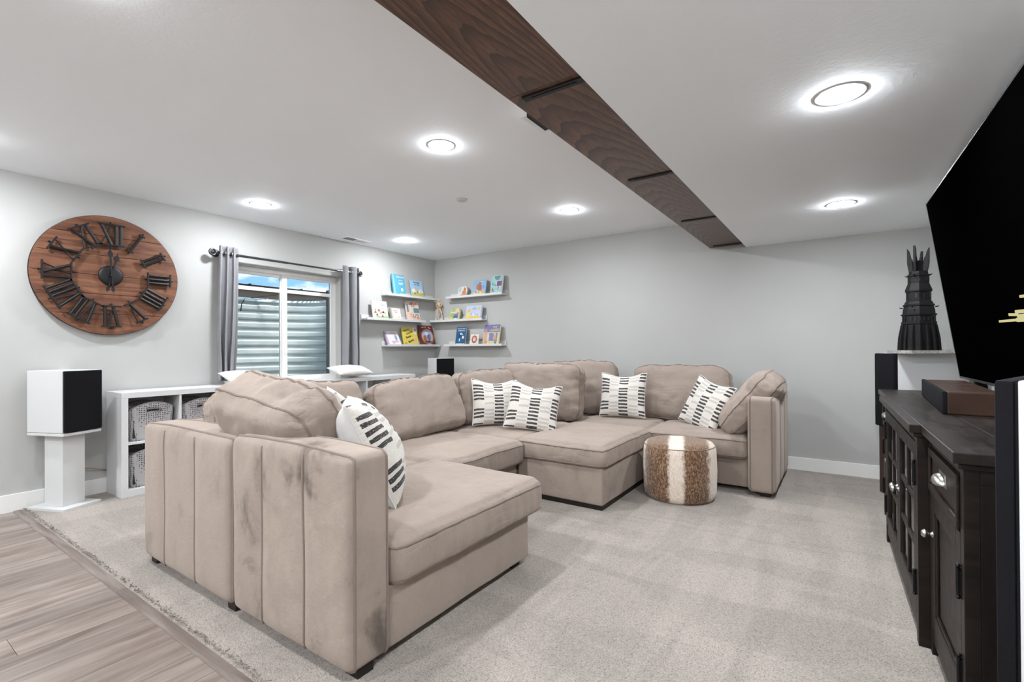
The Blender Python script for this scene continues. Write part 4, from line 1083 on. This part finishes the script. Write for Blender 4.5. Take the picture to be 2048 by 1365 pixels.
mpart('arm', [(-.032, 0, hz+.098), (-.04, -.004, hz+.075), (-.043, -.008, hz+.05), (-.02, -.028, hz+.036)], [.008, .0095, .007, .005]); mpart('arm', [(.026, 0, hz+.098), (.036, -.004, hz+.075), (.04, -.008, hz+.05), (.014, -.03, hz+.034)], [.008, .0095, .007, .005])
for x, z in ((-.014, .036), (.008, .034)): MB().sphere((x, -.03, hz+z), .008).build('hand', M['mann'], mq, True)
for x in (-.03, .024): MB().sphere((x, 0, hz+.1), .0095).build('shoulder', M['mann'], mq, True)

# ================================================================ media console
cons = empty('media_console', (.222, 3.03, CARPET), R(91.2), label='long espresso wood media console with glass doors along the right wall', cat='console')
def cp(name, a, b, mat='console', parent=None, bev=.002): return MB().box(a, b, bev=bev).build(name, M[mat], parent or cons)
Hc = .868-CARPET; HC, HT = .612, 1.175; D = .46; rc = .034
# local: +x far, +y towards the room, front of centre section at y=0
cp('carcass', (-HT+.02, -D, .07), (-HC+.01, -rc-.018, Hc-.05), 'cside'); cp('carcass', (HC-.01, -D, .07), (HT-.02, -rc-.018, Hc-.05), 'cside')
cp('back_board', (-HC, -D, .07), (HC, -D+.012, Hc-.05)); cp('floor_board', (-HC, -D, .085), (HC, -.02, .105)); cp('inner_shelf', (-HC, -D+.02, .44), (HC, -.06, .458))
# top with breakfront, planked
ov = .026
for k, (y0, y1) in enumerate(((-D-.01, -D+.14), (-D+.141, -D+.29), (-D+.291, -rc+ov))): cp('top_plank', (-HT-ov, y0, Hc-.032), (HT+ov, y1, Hc), 'ctop', bev=.003)
cp('top_plank', (-HC-ov, -rc+ov-.001, Hc-.032), (HC+ov, ov, Hc), 'ctop', bev=.003)
for a, b, y in ((-HT-.012, -HC, -rc), (-HC-.012, HC+.012, 0), (HC, HT+.012, -rc)): cp('moulding', (a, -D, Hc-.05), (b, y+.012, Hc-.032), bev=.006)
# frame posts and rails
def post(x0, x1, y): cp('post', (x0, y-.035, 0), (x1, y, Hc-.05))
for x0, x1, y in ((-HC, -HC+.045, 0), (HC-.045, HC, 0), (-HT, -HT+.04, -rc), (HT-.04, HT, -rc), (-HC-.04, -HC, -rc), (HC, HC+.04, -rc)): post(x0, x1, y)
for x in (-HT, HT-.04): cp('back_post', (x, -D, 0), (x+.04, -D+.04, Hc-.05))
for x0, x1, y in ((-HC+.045, HC-.045, 0), (-HT+.04, -HC-.04, -rc), (HC+.04, HT-.04, -rc)):
    cp('bottom_rail', (x0, y-.03, .05), (x1, y-.003, .105)); cp('top_rail', (x0, y-.03, Hc-.075), (x1, y-.003, Hc-.05))
# plank joints on the near end
for y0, y1 in ((-D+.04, -.36), (-.358, -.24), (-.238, -.12), (-.118, -rc-.035)): cp('end_plank', (-HT+.002, y0, .07), (-HT+.02, y1, Hc-.05), 'cside', bev=.003)
cp('end_rail', (-HT-.001, -D+.04, Hc-.09), (-HT+.02, -rc-.035, Hc-.05))
def knob(parent, x, y, z):
    MB().lathe([(.0001, .034), (.009, .033), (.015, .026), (.0155, .02), (.010, .014), (.006, .009), (.006, .004), (.011, .002), (.012, 0)], (x, y, z), 20, 'Y').build('knob', M['chrome'], parent, True)
def hinge(parent, x, y, z):
    h = MB().cyl((x, y+.006, z-.04), (x, y+.006, z+.04), .006, n=10); h.sphere((x, y+.006, z+.046), .0065, 8, 6); h.sphere((x, y+.006, z-.046), .0065, 8, 6)
    h.box((x-.012, y, z-.034), (x+.012, y+.004, z+.034)); h.build('hinge', M['hinge'], parent, auto=40)
z0, z1 = .108, Hc-.078
for x0, x1, kn in ((-HC+.048, -.002, -.028), (.002, HC-.048, .028)):       # glazed doors
    s = .058; d = cp('door', (x0, -.022, z0), (x0+s, 0, z1), bev=.003)
    cp('stile', (x1-s, -.022, z0), (x1, 0, z1), parent=d, bev=.003); cp('rail', (x0+s, -.022, z1-s), (x1-s, 0, z1), parent=d, bev=.003); cp('rail', (x0+s, -.022, z0), (x1-s, 0, z0+s), parent=d, bev=.003)
    m = (x0+x1)/2; cp('muntin', (m-.011, -.018, z0+s), (m+.011, -.004, z1-s), parent=d)
    for k in (1, 2): zz = z0+s+(z1-z0-2*s)*k/3; cp('muntin', (x0+s, -.018, zz-.011), (x1-s, -.004, zz+.011), parent=d)
    for i in range(2):
        for k in range(3):
            xa = x0+s if i == 0 else m+.011; xb = m-.011 if i == 0 else x1-s; zh = (z1-z0-2*s)/3
            cp('pane', (xa, -.0125, z0+s+zh*k+.006), (xb, -.0105, z0+s+zh*(k+1)-.006), 'glass', d, 0)
    knob(d, kn, 0, .46)
    hx = x0 if kn < 0 else x1
    for zz in (z0+.12, z1-.12): hinge(d, hx, 0, zz)
for x0, x1, sg in ((-HT+.043, -HC-.043, -1), (HC+.043, HT-.043, 1)):        # drawer over panelled door at each side
    y = -rc; za, zb = Hc-.235, Hc-.078
    dr = cp('drawer', (x0, y-.02, za), (x1, y, zb), bev=.003)
    for a, b in (((x0, y, za), (x1, y+.008, za+.028)), ((x0, y, zb-.028), (x1, y+.008, zb)), ((x0, y, za+.028), (x0+.028, y+.008, zb-.028)), ((x1-.028, y, za+.028), (x1, y+.008, zb-.028))): cp('drawer_rim', a, b, parent=dr, bev=.003)
    mx, mz = (x0+x1)/2, (za+zb)/2+.01
    cup = MB(); vs = []; fs = []; n1, n2 = 18, 7
    for j in range(n2+1):
        f = math.pi/2*j/n2
        for i in range(n1+1):
            a = math.pi*i/n1; vs.append((mx+.05*math.cos(a)*math.cos(f*.9), y+.03*math.sin(f)+.001, mz-.012+.034*math.sin(a)*math.cos(f*.75)))
    for j in range(n2):
        for i in range(n1): q = j*(n1+1)+i; fs.append((q, q+1, q+n1+2, q+n1+1))
    cup.add(vs, fs).box((mx-.055, y, mz-.018), (mx+.055, y+.003, mz+.026)); o = cup.build('cup_pull', M['chrome'], dr, auto=40); o.modifiers.new('thickness', 'SOLIDIFY').thickness = .002
    zc = za-.012; d = cp('door', (x0, y-.024, z0), (x1, y-.012, zc), bev=.001); s = .06
    for a, b in (((x0, y-.012, z0), (x0+s, y, zc)), ((x1-s, y-.012, z0), (x1, y, zc)), ((x0+s, y-.012, zc-s), (x1-s, y, zc)), ((x0+s, y-.012, z0), (x1-s, y, z0+s))): cp('frame', a, b, parent=d, bev=.003)
    cp('bead', (x0+s, y-.011, z0+s), (x0+s+.012, y-.004, zc-s), parent=d); cp('bead', (x1-s-.012, y-.011, z0+s), (x1-s, y-.004, zc-s), parent=d); cp('bead', (x0+s+.012, y-.011, zc-s-.012), (x1-s-.012, y-.004, zc-s), parent=d); cp('bead', (x0+s+.012, y-.011, z0+s), (x1-s-.012, y-.004, z0+s+.012), parent=d)
    knob(d, x1-.03 if sg < 0 else x0+.03, y, .46)
    hx = x0 if sg < 0 else x1
    for zz in (z0+.10, zc-.14): hinge(d, hx, y, zz)

# centre speaker on the console
cs = empty('center_speaker', (.381, 3.307, .8685), R(88.1), label='low brown wood speaker with black cloth front on the console', cat='speaker')
MB().box((-.49, -.19, 0), (.49, -.012, .098), bev=.005).build('cabinet', M['brown'], cs); MB().box((-.49, -.013, .002), (.49, .004, .10), bev=.005).build('grille', M['grille'], cs, auto=40)
# television, tilted forward
tvr = empty('television', (.60, 2.955, .974), 0, label='large black flat television above the console, tilted forward', cat='television')
tvr.rotation_euler = (Matrix.Rotation(R(91.2), 3, 'Z') @ Matrix.Rotation(R(-7.9), 3, 'X')).to_euler()
W2 = .95; TH_ = 1.082
MB().box((-W2, -.05, 0), (W2, -.006, TH_), bev=.006).build('housing', M['tvframe'], tvr); MB().box((-W2+.008, -.0065, .014), (W2-.008, -.002, TH_-.008)).build('screen', M['tv'], tvr)
for a, b in (((-W2, -.008, 0), (W2, 0, .012)), ((-W2, -.008, TH_-.007), (W2, 0, TH_)), ((-W2, -.008, .012), (-W2+.007, 0, TH_-.007)), ((W2-.007, -.008, .012), (W2, 0, TH_-.007))): MB().box(a, b, bev=.001).build('bezel', M['tvframe'], tvr)
MB().box((.66, -.06, -.06), (.70, -.012, .002), bev=.004).build('bracket_leg', M['black'], tvr)
MB().box((-.3, -.17, .35), (.3, -.05, .75)).build('wall_mount', M['black'], tvr)
refl_mat = emit_mat('painted_reflection', lin((196, 190, 140)), 1.0)  # yellowish room reflection painted onto the dark screen as emissive strokes
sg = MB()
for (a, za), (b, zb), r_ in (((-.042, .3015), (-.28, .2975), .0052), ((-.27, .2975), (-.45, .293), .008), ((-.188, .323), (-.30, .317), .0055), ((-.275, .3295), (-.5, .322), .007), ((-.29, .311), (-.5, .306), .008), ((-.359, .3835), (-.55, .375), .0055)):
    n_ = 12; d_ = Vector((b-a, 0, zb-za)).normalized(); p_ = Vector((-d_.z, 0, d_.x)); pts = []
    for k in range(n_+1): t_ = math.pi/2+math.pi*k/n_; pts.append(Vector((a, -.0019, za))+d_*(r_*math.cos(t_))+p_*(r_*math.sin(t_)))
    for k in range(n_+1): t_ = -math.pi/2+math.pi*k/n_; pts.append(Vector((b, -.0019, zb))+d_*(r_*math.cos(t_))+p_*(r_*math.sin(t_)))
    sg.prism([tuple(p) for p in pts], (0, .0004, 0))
sg.build('screen_reflection', refl_mat, tvr)

# tall white speakers either side of the console
def tall_speaker(loc, rz, h, label, w=.26, d=.44, full=True):
    t = empty('floor_speaker', (loc[0], loc[1], CARPET), rz, label=label, cat='speaker', group='white floor speakers')
    # front faces local +Y
    MB().box((-w/2, -d, 0), (w/2, -.006, h), bev=.005).build('cabinet', M['white'], t, auto=40)
    MB().box((-w/2+.004, -.0065, 0), (w/2-.004, -.002, h-.004), bev=.001).build('front_baffle', M['brown' if not full else 'grille'], t)
    MB().box((-w/2, -.002, .53 if not full else .02), (w/2, .026, h), bev=.01).build('grille', M['grille'], t, auto=40)
tall_speaker((.285, 4.70), R(91.2+22), 1.10, 'tall white speaker with black grille at the far end of the console', .26, .46, False)
tall_speaker((.305, 1.378), R(69.2), 1.093, 'tall white speaker with black grille at the right edge, nearest', .26, .46)
# model tower on a stone plate
tw = empty('model_tower', (.47, 4.66, 1.114), R(20), label='dark grey model castle tower with four spires on a stone base', cat='model tower')
MB().prism([(x, y, 0) for x, y in ((-.17, -.12), (-.12, -.16), (.05, -.15), (.20, -.17), (.25, -.1), (.24, .1), (.17, .15), (-.05, .14), (-.16, .1))], (0, 0, .022)).build('stone_base', M['stone'], tw)
def octa(r, z, k=8, ph=.3927): return [(r*math.cos(ph+2*math.pi*i/k), r*math.sin(ph+2*math.pi*i/k), z) for i in range(k)]
def tier(name, prof, mat='tower'):
    mb = MB(); k = 8; vs = []; fs = []
    for r, z in prof: vs += octa(r, z)
    for j in range(len(prof)-1):
        for i in range(k): fs.append((j*k+i, j*k+(i+1) % k, (j+1)*k+(i+1) % k, (j+1)*k+i))
    fs += [tuple(range(k-1, -1, -1)), tuple((len(prof)-1)*k+i for i in range(k))]
    mb.add(vs, fs); return mb.build(name, M[mat], tw)
b0 = .022
tier('lower_tier', [(.112, b0), (.108, b0+.02), (.098, b0+.19), (.103, b0+.195), (.103, b0+.21)])
for i in range(16):
    a = 2*math.pi*i/16; r0_, r1_ = .118, .1
    MB().tube([(r0_*math.cos(a), r0_*math.sin(a), b0), (r0_*.97*math.cos(a), r0_*.97*math.sin(a), b0+.09), (r1_*math.cos(a), r1_*math.sin(a), b0+.19)], .008, 6, taper=[1.2, 1, .7]).build('buttress', M['tower'], tw)
tier('second_tier', [(.098, b0+.21), (.096, b0+.255), (.104, b0+.26), (.104, b0+.268), (.095, b0+.27), (.092, b0+.30), (.086, b0+.325), (.092, b0+.33), (.092, b0+.338), (.086, b0+.342)])
tier('third_tier', [(.084, b0+.342), (.078, b0+.36), (.072, b0+.365), (.072, b0+.43), (.078, b0+.434), (.078, b0+.445)])
tier('fourth_tier', [(.080, b0+.445), (.062, b0+.495), (.062, b0+.545), (.068, b0+.55), (.068, b0+.558), (.056, b0+.565), (.054, b0+.585)])
for zz, rr, nn_, hh, ww in ((b0+.215, .0935, 24, .03, .0045), (b0+.385, .069, 10, .035, .007), (b0+.51, .059, 8, .02, .006)):
    for i in range(nn_):
        a = 2*math.pi*(i+.5)/nn_; rt = rr*1.0
        MB().box((rt-.002, -ww, zz), (rt+.003, ww, zz+hh)).xform(Matrix.Rotation(a, 4, 'Z')).build('window_slot', M['black'], tw)
for i in range(4):
    a = math.pi/4+math.pi/2*i; c_, s_ = math.cos(a), math.sin(a)
    MB().tube([(.098*c_, .098*s_, b0+.318), (.113*c_, .113*s_, b0+.318), (.12*c_, .12*s_, b0+.326)], .005, 5, taper=[1, .8, .3]).build('gargoyle', M['tower'], tw)
    MB().tube([(.064*c_, .064*s_, b0+.553), (.077*c_, .077*s_, b0+.553), (.083*c_, .083*s_, b0+.56)], .005, 5, taper=[1, .8, .3]).build('gargoyle', M['tower'], tw)
    hh = (.0, .02, .03, .01)[i]
    pts = [(.030, b0+.585), (.056, b0+.585), (.066, b0+.65), (.066, b0+.742+hh), (.054, b0+.72+hh), (.044, b0+.69), (.036, b0+.68)]
    MB().prism([(r_, -.007, z_) for r_, z_ in pts], (0, .014, 0)).xform(Matrix.Rotation(a, 4, 'Z')).build('spire', M['tower'], tw)
MB().box((-.026, -.026, b0+.585), (.026, .026, b0+.665), bev=.004).build('turret', M['tower'], tw)
